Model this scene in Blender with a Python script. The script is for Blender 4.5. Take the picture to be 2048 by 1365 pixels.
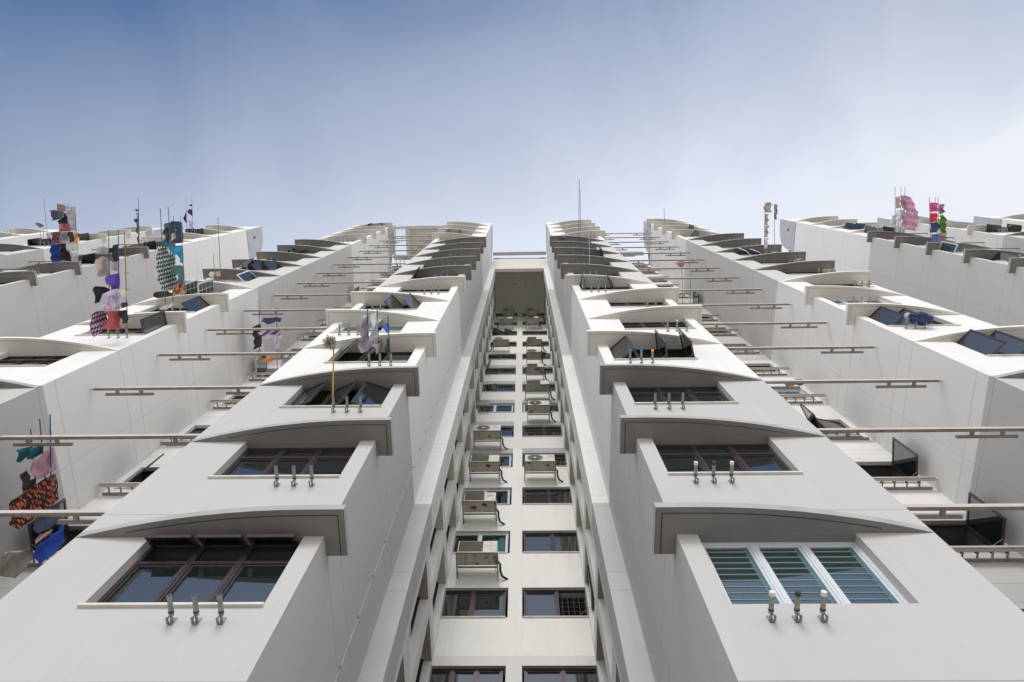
import bpy, bmesh, math, random
from mathutils import Vector, Matrix, noise
for o in list(bpy.data.objects): bpy.data.objects.remove(o)
S = bpy.context.scene
C = S.collection

# ---------------------------------------------------------------- camera
CAMZ = 1.6
cam = bpy.data.cameras.new("camera"); cam_o = bpy.data.objects.new("camera", cam); C.objects.link(cam_o)
cam.sensor_width = 36.0; cam.lens = 1350.7/2048*36.0; cam.clip_start = 0.05; cam.clip_end = 5000
r0 = Vector((0.99976234, 0.01553948, 0.0152901)); r1 = Vector((0.01122642, -0.96819738, 0.24993558)); r2 = Vector((-0.0186877, 0.24970453, 0.96814173))
M = Matrix(((r0.x, r1.x, -r2.x, 0), (r0.y, r1.y, -r2.y, 0), (r0.z, r1.z, -r2.z, CAMZ), (0, 0, 0, 1)))
cam_o.matrix_world = M
S.camera = cam_o

# ---------------------------------------------------------------- sky, sun, exposure
S.view_settings.view_transform = 'Standard'; S.view_settings.look = 'None'
S.view_settings.exposure = 0.62; S.view_settings.gamma = 1.0
S.cycles.diffuse_bounces = 9; S.cycles.max_bounces = 12
SUN_EL, SUN_AZ = math.radians(33), math.radians(184)       # azimuth clockwise from +Y
w = bpy.data.worlds.new("World"); S.world = w; w.use_nodes = True
nt = w.node_tree; N = nt.nodes; L = nt.links
for n in list(N): N.remove(n)
out = N.new('ShaderNodeOutputWorld'); bg = N.new('ShaderNodeBackground'); L.new(bg.outputs[0], out.inputs[0])
sky = N.new('ShaderNodeTexSky'); sky.sky_type = 'NISHITA'; sky.sun_disc = False
sky.sun_elevation = SUN_EL; sky.sun_rotation = SUN_AZ; sky.air_density = 1.3; sky.dust_density = 1.0; sky.ozone_density = 1.5
bg.inputs[1].default_value = 0.10
tc = N.new('ShaderNodeTexCoord')
def mth(op, a, b=None, clamp=False):
    n = N.new('ShaderNodeMath'); n.operation = op; n.use_clamp = clamp
    for i, q in enumerate((a, b)):
        if q is None: continue
        if isinstance(q, (int, float)): n.inputs[i].default_value = q
        else: L.new(q, n.inputs[i])
    return n.outputs[0]
def dotv(v):
    n = N.new('ShaderNodeVectorMath'); n.operation = 'DOT_PRODUCT'; L.new(tc.outputs['Generated'], n.inputs[0]); n.inputs[1].default_value = v
    return n.outputs['Value']
# thin high cloud: thickens towards the building side (+Y) and towards the right (+X)
nz = N.new('ShaderNodeTexNoise'); nz.inputs['Scale'].default_value = 2.4; nz.inputs['Detail'].default_value = 9; nz.inputs['Roughness'].default_value = 0.52; nz.inputs['Distortion'].default_value = 0.9
mp = N.new('ShaderNodeMapping'); mp.inputs['Scale'].default_value = (1.5, 1.0, 0.6); mp.inputs['Rotation'].default_value = (0, 0, -0.35); mp.inputs['Location'].default_value = (0.3, 1.7, 0.2)
L.new(tc.outputs['Generated'], mp.inputs[0]); L.new(mp.outputs[0], nz.inputs['Vector'])
ydir = dotv((0, 1, 0))
edge = N.new('ShaderNodeMapRange'); edge.interpolation_type = 'SMOOTHSTEP'; L.new(mth('ADD', dotv((1, 0.25, 0)), mth('MULTIPLY', mth('SUBTRACT', nz.outputs['Fac'], 0.5), 0.30)), edge.inputs[0])   # cloud edge on the right
edge.inputs[1].default_value = 0.52; edge.inputs[2].default_value = 0.60; edge.inputs[3].default_value = 0.0; edge.inputs[4].default_value = 0.30
g = mth('ADD', dotv((0.52, 2.3, 0.0)), 0.74)
g = mth('ADD', g, mth('MULTIPLY', mth('SUBTRACT', nz.outputs['Fac'], 0.5), 0.36))
g = mth('ADD', g, edge.outputs[0])
fac = N.new('ShaderNodeMapRange'); L.new(g, fac.inputs[0]); fac.clamp = True
fac.inputs[1].default_value = 0.0; fac.inputs[2].default_value = 1.0; fac.inputs[3].default_value = 0.0; fac.inputs[4].default_value = 0.98
nz2 = N.new('ShaderNodeTexNoise'); nz2.inputs['Scale'].default_value = 5.0; nz2.inputs['Detail'].default_value = 5
L.new(tc.outputs['Generated'], nz2.inputs['Vector'])
ccol = N.new('ShaderNodeMix'); ccol.data_type = 'RGBA'
L.new(mth('ADD', mth('MULTIPLY', mth('SUBTRACT', nz2.outputs['Fac'], 0.5), 1.2), dotv((0.9, 1.4, 0)), True), ccol.inputs['Factor'])
ccol.inputs['A'].default_value = (4.85, 5.25, 6.15, 1); ccol.inputs['B'].default_value = (6.2, 6.25, 6.4, 1)
mx = N.new('ShaderNodeMix'); mx.data_type = 'RGBA'
L.new(fac.outputs[0], mx.inputs['Factor']); tint = N.new('ShaderNodeMix'); tint.data_type = 'RGBA'; tint.blend_type = 'MULTIPLY'; tint.inputs['Factor'].default_value = 1; L.new(sky.outputs[0], tint.inputs['A']); tint.inputs['B'].default_value = (0.50, 0.62, 0.75, 1); L.new(tint.outputs['Result'], mx.inputs['A']); L.new(ccol.outputs['Result'], mx.inputs['B'])
low = N.new('ShaderNodeMapRange'); low.interpolation_type = 'SMOOTHSTEP'; L.new(dotv((0, 0, 1)), low.inputs[0])   # added haze glow low round the horizon, out of view, fills front and sides
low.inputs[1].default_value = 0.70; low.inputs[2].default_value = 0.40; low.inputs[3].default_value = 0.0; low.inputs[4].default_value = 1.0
low2 = N.new('ShaderNodeMapRange'); low2.interpolation_type = 'SMOOTHSTEP'; L.new(ydir, low2.inputs[0])   # added bright bank behind the camera, unseen, for front fill and pane reflections
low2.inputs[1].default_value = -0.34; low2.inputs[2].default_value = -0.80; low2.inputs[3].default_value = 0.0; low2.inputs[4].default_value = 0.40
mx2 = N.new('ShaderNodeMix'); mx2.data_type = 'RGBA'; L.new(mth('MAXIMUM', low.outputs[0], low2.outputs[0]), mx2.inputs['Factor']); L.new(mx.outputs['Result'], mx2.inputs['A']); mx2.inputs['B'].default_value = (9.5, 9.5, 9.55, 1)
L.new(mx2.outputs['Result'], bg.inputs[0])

sun = bpy.data.lights.new("sun", 'SUN'); sun.energy = 1.0; sun.angle = math.radians(20); sun.color = (1.0, 0.96, 0.91)
sun_o = bpy.data.objects.new("sun", sun); C.objects.link(sun_o); sun_o.location = (0, -20, 80)
d = Vector((math.sin(SUN_AZ)*math.cos(SUN_EL), math.cos(SUN_AZ)*math.cos(SUN_EL), math.sin(SUN_EL)))
sun_o.rotation_euler = (-d).to_track_quat('-Z', 'Y').to_euler()

# ---------------------------------------------------------------- sizes
H = 2.8
def ZU(n): return 8.52 + H*(n-1)              # underside of canopy n
D1, D2, DG, D3 = 4.0765, 6.75, 7.02, 10.45     # tower front, rib front, gap wall, slot pier face
TOWERS = [ # name words, beam side x, slot side x
    ('L1', -5.226, -2.326), ('R1', 4.604, 1.704), ('L2', -9.64, -12.53), ('R2', 9.03, 11.92),
    ('L3', -22.7, -19.8), ('R3', 22.1, 19.2), ('L4', -27.1, -30.0), ('R4', 26.4, 29.3), ('L5', -37.1, -34.2), ('R5', 36.4, 33.5)]
FLIP = {5, 6, 13, 14, 15, 16}
DARK = {1, 2, 3, 8, 9, 10, 11, 12}
WALLTOP = 51.3 + CAMZ

# ---------------------------------------------------------------- materials
MATS = {}
def mat(name, col, rough=0.6, metal=0.0, ior=None, noise_amt=0.0, noise_scale=8.0, bump=0.0, bump_scale=120.0, col2=None, spots=None):
    if name in MATS: return MATS[name]
    m = bpy.data.materials.new(name); m.use_nodes = True; t = m.node_tree; b = t.nodes['Principled BSDF']
    b.inputs['Base Color'].default_value = (*col, 1); b.inputs['Roughness'].default_value = rough; b.inputs['Metallic'].default_value = metal
    if ior: b.inputs['IOR'].default_value = ior
    co = t.nodes.new('ShaderNodeTexCoord')
    if noise_amt or col2:
        nz = t.nodes.new('ShaderNodeTexNoise'); nz.inputs['Scale'].default_value = noise_scale; nz.inputs['Detail'].default_value = 6
        t.links.new(co.outputs['Object'], nz.inputs['Vector'])
        r = t.nodes.new('ShaderNodeValToRGB'); t.links.new(nz.outputs['Fac'], r.inputs[0])
        c2 = col2 if col2 else tuple(c*(1-noise_amt) for c in col)
        r.color_ramp.elements[0].color = (*c2, 1); r.color_ramp.elements[1].color = (*col, 1)
        if spots: r.color_ramp.elements[0].position, r.color_ramp.elements[1].position = spots
        else: r.color_ramp.elements[0].position, r.color_ramp.elements[1].position = 0.35, 0.62
        t.links.new(r.outputs[0], b.inputs['Base Color'])
    if bump:
        n2 = t.nodes.new('ShaderNodeTexNoise'); n2.inputs['Scale'].default_value = bump_scale; n2.inputs['Detail'].default_value = 3
        t.links.new(co.outputs['Object'], n2.inputs['Vector'])
        bp = t.nodes.new('ShaderNodeBump'); bp.inputs['Strength'].default_value = bump; bp.inputs['Distance'].default_value = 0.01
        t.links.new(n2.outputs['Fac'], bp.inputs['Height']); t.links.new(bp.outputs[0], b.inputs['Normal'])
    MATS[name] = m
    return m

def plaster(name, bands, joints=True):
    """painted render: paint colour changes with the storey bands, sealant joints at every slab, faint weathering"""
    m = bpy.data.materials.new(name); m.use_nodes = True; t = m.node_tree; b = t.nodes['Principled BSDF']; b.inputs['Roughness'].default_value = 0.75
    nd = t.nodes; lk = t.links
    def mt(op, a, bb=None):
        n = nd.new('ShaderNodeMath'); n.operation = op
        for i, q in enumerate((a, bb)):
            if q is None: continue
            if isinstance(q, (int, float)): n.inputs[i].default_value = q
            else: lk.new(q, n.inputs[i])
        return n.outputs[0]
    geo = nd.new('ShaderNodeNewGeometry'); sp = nd.new('ShaderNodeSeparateXYZ'); lk.new(geo.outputs['Position'], sp.inputs[0]); z = sp.outputs['Z']
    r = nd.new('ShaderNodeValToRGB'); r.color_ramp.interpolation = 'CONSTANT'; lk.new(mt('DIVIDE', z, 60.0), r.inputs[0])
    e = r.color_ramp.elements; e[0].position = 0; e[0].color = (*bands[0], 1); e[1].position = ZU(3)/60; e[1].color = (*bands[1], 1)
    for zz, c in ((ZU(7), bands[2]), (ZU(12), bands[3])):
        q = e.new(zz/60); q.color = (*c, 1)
    # weathering
    mp = nd.new('ShaderNodeMapping'); mp.inputs['Scale'].default_value = (1.2, 1.2, 0.35); lk.new(geo.outputs['Position'], mp.inputs[0])
    nz = nd.new('ShaderNodeTexNoise'); nz.inputs['Scale'].default_value = 1.6; nz.inputs['Detail'].default_value = 8; nz.inputs['Roughness'].default_value = 0.6; lk.new(mp.outputs[0], nz.inputs['Vector'])
    k = mt('ADD', mt('MULTIPLY', nz.outputs['Fac'], 0.13), 0.925)
    n3 = nd.new('ShaderNodeTexNoise'); n3.inputs['Scale'].default_value = 38.0; n3.inputs['Detail'].default_value = 4; lk.new(geo.outputs['Position'], n3.inputs['Vector'])
    k = mt('MULTIPLY', k, mt('ADD', mt('MULTIPLY', n3.outputs['Fac'], 0.06), 0.97))
    # rain streaks: narrow and tall
    mps = nd.new('ShaderNodeMapping'); mps.inputs['Scale'].default_value = (7.0, 7.0, 0.22); lk.new(geo.outputs['Position'], mps.inputs[0])
    ns = nd.new('ShaderNodeTexNoise'); ns.inputs['Scale'].default_value = 1.0; ns.inputs['Detail'].default_value = 5; lk.new(mps.outputs[0], ns.inputs['Vector'])
    mr_ = nd.new('ShaderNodeMapRange'); lk.new(ns.outputs['Fac'], mr_.inputs[0]); mr_.inputs[1].default_value = 0.55; mr_.inputs[2].default_value = 0.78; mr_.inputs[3].default_value = 1.0; mr_.inputs[4].default_value = 0.945
    k = mt('MULTIPLY', k, mr_.outputs[0])
    if joints:
        f = mt('FRACT', mt('ADD', mt('DIVIDE', mt('SUBTRACT', z, 8.52), H), 40.0))
        j1 = mt('LESS_THAN', mt('ABSOLUTE', mt('SUBTRACT', f, 0.004)), 0.0026)
        j2 = mt('LESS_THAN', mt('ABSOLUTE', mt('SUBTRACT', f, 0.190)), 0.0022)
        y = sp.outputs['Y']
        j3 = mt('LESS_THAN', mt('ABSOLUTE', mt('SUBTRACT', y, 5.95)), 0.004)
        nj = nd.new('ShaderNodeTexNoise'); nj.inputs['Scale'].default_value = 2.2; lk.new(geo.outputs['Position'], nj.inputs['Vector'])
        j = mt('MAXIMUM', mt('MULTIPLY', j1, 0.42), mt('MULTIPLY', j2, 0.5)); j = mt('MULTIPLY', j, mt('ADD', mt('MULTIPLY', nj.outputs['Fac'], 0.6), 0.6))
        j = mt('MAXIMUM', j, mt('MULTIPLY', j3, 0.3))
        k = mt('MULTIPLY', k, mt('SUBTRACT', 1.0, j))
    vm = nd.new('ShaderNodeVectorMath'); vm.operation = 'SCALE'; lk.new(r.outputs[0], vm.inputs[0]); lk.new(k, vm.inputs['Scale'])
    lk.new(vm.outputs[0], b.inputs['Base Color'])
    n2 = nd.new('ShaderNodeTexNoise'); n2.inputs['Scale'].default_value = 90; n2.inputs['Detail'].default_value = 4; lk.new(geo.outputs['Position'], n2.inputs['Vector'])
    bp = nd.new('ShaderNodeBump'); bp.inputs['Strength'].default_value = 0.25; bp.inputs['Distance'].default_value = 0.006
    lk.new(n2.outputs['Fac'], bp.inputs['Height']); lk.new(bp.outputs[0], b.inputs['Normal'])
    return m

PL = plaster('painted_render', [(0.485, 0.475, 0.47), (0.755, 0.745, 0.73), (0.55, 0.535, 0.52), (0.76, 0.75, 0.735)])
PLS = plaster('painted_render_plain', [(0.70, 0.69, 0.675), (0.82, 0.81, 0.785), (0.74, 0.725, 0.70), (0.82, 0.81, 0.785)], joints=False)
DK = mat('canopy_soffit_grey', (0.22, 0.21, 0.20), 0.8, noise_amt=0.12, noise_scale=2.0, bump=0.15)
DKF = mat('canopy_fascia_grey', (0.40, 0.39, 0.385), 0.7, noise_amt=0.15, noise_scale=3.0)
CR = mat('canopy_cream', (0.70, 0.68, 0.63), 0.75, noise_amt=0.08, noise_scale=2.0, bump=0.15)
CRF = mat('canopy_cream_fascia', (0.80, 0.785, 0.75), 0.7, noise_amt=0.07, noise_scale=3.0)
CEIL = mat('slot_ceiling_white', (0.88, 0.86, 0.80), 0.8, noise_amt=0.04, noise_scale=2)
GROOVE = mat('drip_groove_shade', (0.06, 0.058, 0.055), 0.9)  # shade inside the drip channel, put into a dark colour
GROOVEC = mat('drip_groove_shade_cream', (0.36, 0.35, 0.31), 0.9)
SLABBAND = mat('slab_band_bluegrey', (0.42, 0.44, 0.46), 0.75, noise_amt=0.1, noise_scale=2.5)
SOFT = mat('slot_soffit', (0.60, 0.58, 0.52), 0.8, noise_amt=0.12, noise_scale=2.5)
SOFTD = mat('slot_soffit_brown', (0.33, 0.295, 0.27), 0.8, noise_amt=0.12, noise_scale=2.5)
SCREEN = mat('roof_screen_grey', (0.44, 0.45, 0.48), 0.75, noise_amt=0.08, noise_scale=1.2, bump=0.2)
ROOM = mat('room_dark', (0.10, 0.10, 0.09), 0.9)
BROWN = mat('bronze_frame', (0.075, 0.06, 0.065), 0.25, metal=0.4, noise_amt=0.2, noise_scale=20)
WHITE = mat('white_frame', (0.62, 0.66, 0.70), 0.3, noise_amt=0.05, noise_scale=20)
GREYF = mat('grey_frame', (0.16, 0.17, 0.19), 0.3, metal=0.3)
SILL = mat('sill_cream', (0.68, 0.66, 0.60), 0.6, noise_amt=0.15, noise_scale=5)
GLASS = mat('dark_reflective_glass', (0.010, 0.014, 0.015), 0.025, ior=2.4)
GLASSG = mat('green_glass', (0.05, 0.13, 0.11), 0.05, ior=1.9)
GLASSB = mat('blue_glass', (0.012, 0.025, 0.028), 0.04, ior=3.0)
LOUV = mat('louvre_glass_edge', (0.34, 0.55, 0.58), 0.3)
STEEL = mat('galvanised_steel', (0.34, 0.33, 0.32), 0.38, metal=0.75, noise_amt=0.3, noise_scale=25)
CAPW = mat('cap_white', (0.70, 0.68, 0.62), 0.5); CAPB = mat('cap_blue', (0.02, 0.25, 0.45), 0.45); CAPY = mat('cap_yellow', (0.72, 0.50, 0.10), 0.45); CAPD = mat('cap_dark', (0.03, 0.028, 0.026), 0.6)
CAPR = mat('cap_red', (0.5, 0.05, 0.04), 0.5); CAPN = mat('cap_navy', (0.02, 0.06, 0.32), 0.5)
BEAM = mat('beam_taupe', (0.30, 0.27, 0.245), 0.55, noise_amt=0.3, noise_scale=4, metal=0.0)
BEAMT = mat('beam_lit_mottled', (0.52, 0.49, 0.46), 0.6, noise_scale=2.2, col2=(0.50, 0.42, 0.36))  # paler taupe paints the lit beam fronts; also the bright grey rack rail
PAVE = mat('paving', (0.66, 0.62, 0.55), 0.9, noise_amt=0.12, noise_scale=0.5, bump=0.3, bump_scale=20)
CASE = mat('ac_casing_cream', (0.74, 0.72, 0.66), 0.5, noise_scale=6, noise_amt=0.2)
CASEU = mat('ac_underside', (0.52, 0.48, 0.40), 0.6, noise_scale=5.5, col2=(0.12, 0.065, 0.035), spots=(0.36, 0.42))
CASEU2 = mat('ac_underside_clean', (0.46, 0.44, 0.37), 0.6, noise_scale=3.5, noise_amt=0.3)
GRILL = mat('ac_grille_brown', (0.17, 0.14, 0.11), 0.7); GRILLG = mat('ac_grille_green', (0.16, 0.18, 0.10), 0.7); GRILLK = mat('ac_grille_grey', (0.16, 0.17, 0.16), 0.6)
ANGLE = mat('ac_bracket_steel', (0.27, 0.26, 0.23), 0.5, metal=0.4, noise_scale=12, noise_amt=0.35)
RED = mat('print_red', (0.55, 0.05, 0.06), 0.5); BLK = mat('black_rubber', (0.015, 0.015, 0.016), 0.6); PINKP = mat('print_pink', (0.75, 0.22, 0.35), 0.5); PRG = mat('print_grey', (0.32, 0.33, 0.36), 0.5)
STICK = mat('sticker_white', (0.72, 0.73, 0.74), 0.4)
CURT = mat('curtain_teal', (0.10, 0.42, 0.38), 0.8, noise_scale=14, noise_amt=0.4)

def clear_glass():
    m = bpy.data.materials.new('clear_glass'); m.use_nodes = True; t = m.node_tree; t.nodes.clear()
    o = t.nodes.new('ShaderNodeOutputMaterial'); tr = t.nodes.new('ShaderNodeBsdfTransparent'); tr.inputs[0].default_value = (0.72, 0.86, 0.86, 1)
    gl = t.nodes.new('ShaderNodeBsdfGlossy'); gl.inputs['Roughness'].default_value = 0.03
    fr = t.nodes.new('ShaderNodeFresnel'); fr.inputs['IOR'].default_value = 1.9; mx = t.nodes.new('ShaderNodeMixShader')
    t.links.new(fr.outputs[0], mx.inputs[0]); t.links.new(tr.outputs[0], mx.inputs[1]); t.links.new(gl.outputs[0], mx.inputs[2]); t.links.new(mx.outputs[0], o.inputs[0])
    return m
CLEAR = clear_glass()

# ---------------------------------------------------------------- mesh helper
class MB:
    def __init__(s): s.v = []; s.f = []; s.m = []; s.mats = []
    def mi(s, m):
        if m not in s.mats: s.mats.append(m)
        return s.mats.index(m)
    def poly(s, pts, m):
        i = len(s.v); s.v += [tuple(p) for p in pts]; s.f.append(tuple(range(i, i+len(pts)))); s.m.append(s.mi(m)); return s
    def box(s, x0, x1, y0, y1, z0, z1, m, xf=None):
        if x0 > x1: x0, x1 = x1, x0
        P = [(x0,y0,z0),(x1,y0,z0),(x1,y1,z0),(x0,y1,z0),(x0,y0,z1),(x1,y0,z1),(x1,y1,z1),(x0,y1,z1)]
        if xf: P = [tuple(xf @ Vector(p)) for p in P]
        i = len(s.v); s.v += P
        for q in ((0,3,2,1),(4,5,6,7),(0,1,5,4),(1,2,6,5),(2,3,7,6),(3,0,4,7)):
            s.f.append(tuple(i+a for a in q)); s.m.append(s.mi(m))
        return s
    def prism(s, pts, z0, z1, mb, mt_, ms):
        n = len(pts); i = len(s.v)
        s.v += [(x, y, z0) for x, y in pts] + [(x, y, z1) for x, y in pts]
        s.f.append(tuple(range(i, i+n))); s.m.append(s.mi(mb)); s.f.append(tuple(range(i+n, i+2*n))); s.m.append(s.mi(mt_))
        for k in range(n):
            s.f.append((i+k, i+(k+1) % n, i+n+(k+1) % n, i+n+k)); s.m.append(s.mi(ms))
        return s
    def tube(s, pts, r, m, seg=8, r1=None, cap=True):
        pts = [Vector(p) for p in pts]; rings = []
        for k, p in enumerate(pts):
            a = pts[max(0, k-1)]; b = pts[min(len(pts)-1, k+1)]; dd = (b-a).normalized()
            up = Vector((0, 0, 1)) if abs(dd.z) < 0.9 else Vector((1, 0, 0)); x = dd.cross(up).normalized(); y = x.cross(dd)
            rr = r if r1 is None else r + (r1-r)*k/(len(pts)-1)
            i = len(s.v)
            s.v += [tuple(p + x*math.cos(2*math.pi*q/seg)*rr + y*math.sin(2*math.pi*q/seg)*rr) for q in range(seg)]; rings.append(i)
        for k in range(len(rings)-1):
            for q in range(seg):
                s.f.append((rings[k]+q, rings[k]+(q+1) % seg, rings[k+1]+(q+1) % seg, rings[k+1]+q)); s.m.append(s.mi(m))
        if cap:
            s.f.append(tuple(rings[0]+q for q in range(seg))); s.m.append(s.mi(m)); s.f.append(tuple(rings[-1]+q for q in range(seg))); s.m.append(s.mi(m))
        return s
    def add(s, o):
        i = len(s.v); s.v += o.v
        for f, m in zip(o.f, o.m): s.f.append(tuple(i+a for a in f)); s.m.append(s.mi(o.mats[m]))
        return s
    def build(s, name, parent=None, smooth=False, fix=True, bevel=0, origin=None):
        me = bpy.data.meshes.new(name)
        org = Vector(origin) if origin else Vector((0, 0, 0))
        me.from_pydata([tuple(Vector(v)-org) for v in s.v], [], s.f)
        for m in s.mats: me.materials.append(m)
        for p, m in zip(me.polygons, s.m): p.material_index = m
        if fix:
            bm = bmesh.new(); bm.from_mesh(me); bmesh.ops.recalc_face_normals(bm, faces=bm.faces); bm.to_mesh(me); bm.free()
        if smooth:
            for p in me.polygons: p.use_smooth = True
        me.update()
        o = bpy.data.objects.new(name, me); C.objects.link(o); o.location = org
        if parent: o.parent = parent
        if bevel:
            b = o.modifiers.new('bevel', 'BEVEL'); b.width = bevel; b.segments = 2; b.limit_method = 'ANGLE'
        return o

def tag(o, label=None, cat=None, group=None, kind=None):
    if label: o['label'] = label
    if cat: o['category'] = cat
    if group: o['group'] = group
    if kind: o['kind'] = kind
    return o
def empty(name, loc):
    o = bpy.data.objects.new(name, None); C.objects.link(o); o.location = loc; o.empty_display_size = 0.2
    return o

# ---------------------------------------------------------------- ground
gm = MB(); gm.poly([(-900, -900, 0), (900, -900, 0), (900, 900, 0), (-900, 900, 0)], PAVE)
tag(gm.build('ground', fix=False), kind='structure')

BLD = empty('apartment_block', (0, D1, 0))
tag(BLD, 'white and grey high-rise apartment block of projecting towers with curved window canopies', 'building')
def bpart(mbd, name, parent=None, **k):
    o = mbd.build(name, **k); o.parent = parent or BLD
    if parent is None: o.location = Vector(o.location) - Vector(BLD.location)
    return o

# registry so that only the parts that show largest are separate objects
REG = {}
def persp(p):
    q = Vector(p) - Vector((0, 0, CAMZ)); a, b, c = q.dot(r0), q.dot(r1), q.dot(r2)
    if c <= 0.1: return None
    return (1024+1350.7*a/c, 682.5-1350.7*b/c, c)
def reg(kind, main, ctr, kids=(), hide=False, opt=None):
    s = persp(ctr); sc = 0
    if s:
        inside = -120 < s[0] < 2168 and -60 < s[1] < 1480
        sc = (1000.0 if inside and not hide else 1.0) / s[2]**2
    REG.setdefault(kind, []).append((sc, main, list(kids), opt or {}))

# ---------------------------------------------------------------- towers
def tower(nm, xb, xs):
    s = 1 if xs > xb else -1; W = abs(xs-xb)
    def X(u): return xb + s*u
    wl = MB()
    for n in range(-1, 17):
        fl = n in FLIP
        zt = ZU(n) - 0.002; zs = ZU(n) - 1.27; zb = ZU(n-1) if n > -1 else 0.0
        a, b = (W-0.235-1.785, W-0.235) if not fl else (0.235, 0.235+1.785)
        top = ZU(n) if n < 16 else WALLTOP
        for (u0, u1, z0, z1) in ((0, a, zb, top), (b, W, zb, top), (a, b, zb, zs), (a, b, zt, top)):
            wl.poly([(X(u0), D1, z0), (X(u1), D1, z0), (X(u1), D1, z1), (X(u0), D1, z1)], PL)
        dr = 0.16
        wl.poly([(X(a), D1, zs), (X(a), D1+dr, zs), (X(a), D1+dr, zt), (X(a), D1, zt)], PL)
        wl.poly([(X(b), D1, zs), (X(b), D1+dr, zs), (X(b), D1+dr, zt), (X(b), D1, zt)], PL)
        wl.poly([(X(a), D1, zs), (X(b), D1, zs), (X(b), D1+dr, zs), (X(a), D1+dr, zs)], PL)
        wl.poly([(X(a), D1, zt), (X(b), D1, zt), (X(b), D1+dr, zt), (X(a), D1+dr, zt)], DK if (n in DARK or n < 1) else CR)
        # room behind
        y0, y1 = D1+dr, D1+1.6
        wl.poly([(X(a), y1, zs), (X(b), y1, zs), (X(b), y1, zt), (X(a), y1, zt)], ROOM)
        wl.poly([(X(a), y0, zt), (X(b), y0, zt), (X(b), y1, zt), (X(a), y1, zt)], ROOM)
        wl.poly([(X(a), y0, zs), (X(b), y0, zs), (X(b), y1, zs), (X(a), y1, zs)], ROOM)
        for u in (a, b): wl.poly([(X(u), y0, zs), (X(u), y1, zs), (X(u), y1, zt), (X(u), y0, zt)], ROOM)
        tower_window(nm, n, X, a, b, zs, zt, D1+dr, s, fl, W)
        canopy(nm, n, X, W, fl)
        if n >= 1: holders(nm, n, X, W, fl, s)
    # side walls
    for u, yb in ((0, DG+0.3), (W, DG+0.3)):
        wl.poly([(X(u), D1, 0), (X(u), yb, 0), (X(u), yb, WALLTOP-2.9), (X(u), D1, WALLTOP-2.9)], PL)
    wl.poly([(X(0), D1, WALLTOP-0.3), (X(W), D1, WALLTOP-0.3), (X(W), DG, WALLTOP-2.6), (X(0), DG, WALLTOP-2.6)], SCREEN)
    bpart(wl, 'tower_wall', fix=False)
    # arched roof screens on both sides
    prof = [(D1+0.003, 48.45), (D1+0.003, 51.45), (4.7, 51.42), (5.3, 51.25), (5.68, 50.97), (5.93, 50.6), (6.12, 49.9), (6.2, 48.45)]
    for u, off in ((0, -1), (W, 1)):
        sc = MB(); x = X(u)+s*off*0.004; t = -s*off*0.14
        hole = (4.62, 4.86, 49.55, 49.95)
        pts = [(y, z+CAMZ) for y, z in prof]
        i = len(sc.v); n_ = len(pts)
        for k in range(n_): pass
        # outer face with a small opening: built as strips
        ys = sorted(set([p[0] for p in pts] + [hole[0], hole[1]]))
        def topz(y):
            for (ya, za), (yb_, zb_) in zip(pts[1:], pts[2:]):
                if ya <= y <= yb_: return za + (zb_-za)*(y-ya)/(yb_-ya)
            return pts[1][1]
        zlo = 48.45+CAMZ; 
        for ya, yb_ in zip(ys, ys[1:]):
            segs = [(zlo, None)] if not (ya >= hole[0]-1e-6 and yb_ <= hole[1]+1e-6) else [(zlo, hole[2]+CAMZ), (hole[3]+CAMZ, None)]
            for z0, z1 in segs:
                for xx in (x, x+t):
                    sc.poly([(xx, ya, z0), (xx, yb_, z0), (xx, yb_, topz(yb_) if z1 is None else z1), (xx, ya, topz(ya) if z1 is None else z1)], SCREEN)
            sc.poly([(x, ya, topz(ya)), (x, yb_, topz(yb_)), (x+t, yb_, topz(yb_)), (x+t, ya, topz(ya))], SCREEN)
        for yy in (hole[0], hole[1]): sc.poly([(x, yy, hole[2]+CAMZ), (x+t, yy, hole[2]+CAMZ), (x+t, yy, hole[3]+CAMZ), (x, yy, hole[3]+CAMZ)], SILL)
        for zz in (hole[2]+CAMZ, hole[3]+CAMZ): sc.poly([(x, hole[0], zz), (x+t, hole[0], zz), (x+t, hole[1], zz), (x, hole[1], zz)], SILL)
        sc.poly([(x, D1+0.003, zlo), (x+t, D1+0.003, zlo), (x+t, D1+0.003, 51.45+CAMZ), (x, D1+0.003, 51.45+CAMZ)], SCREEN)
        bpart(sc, 'roof_screen', fix=False)

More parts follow.
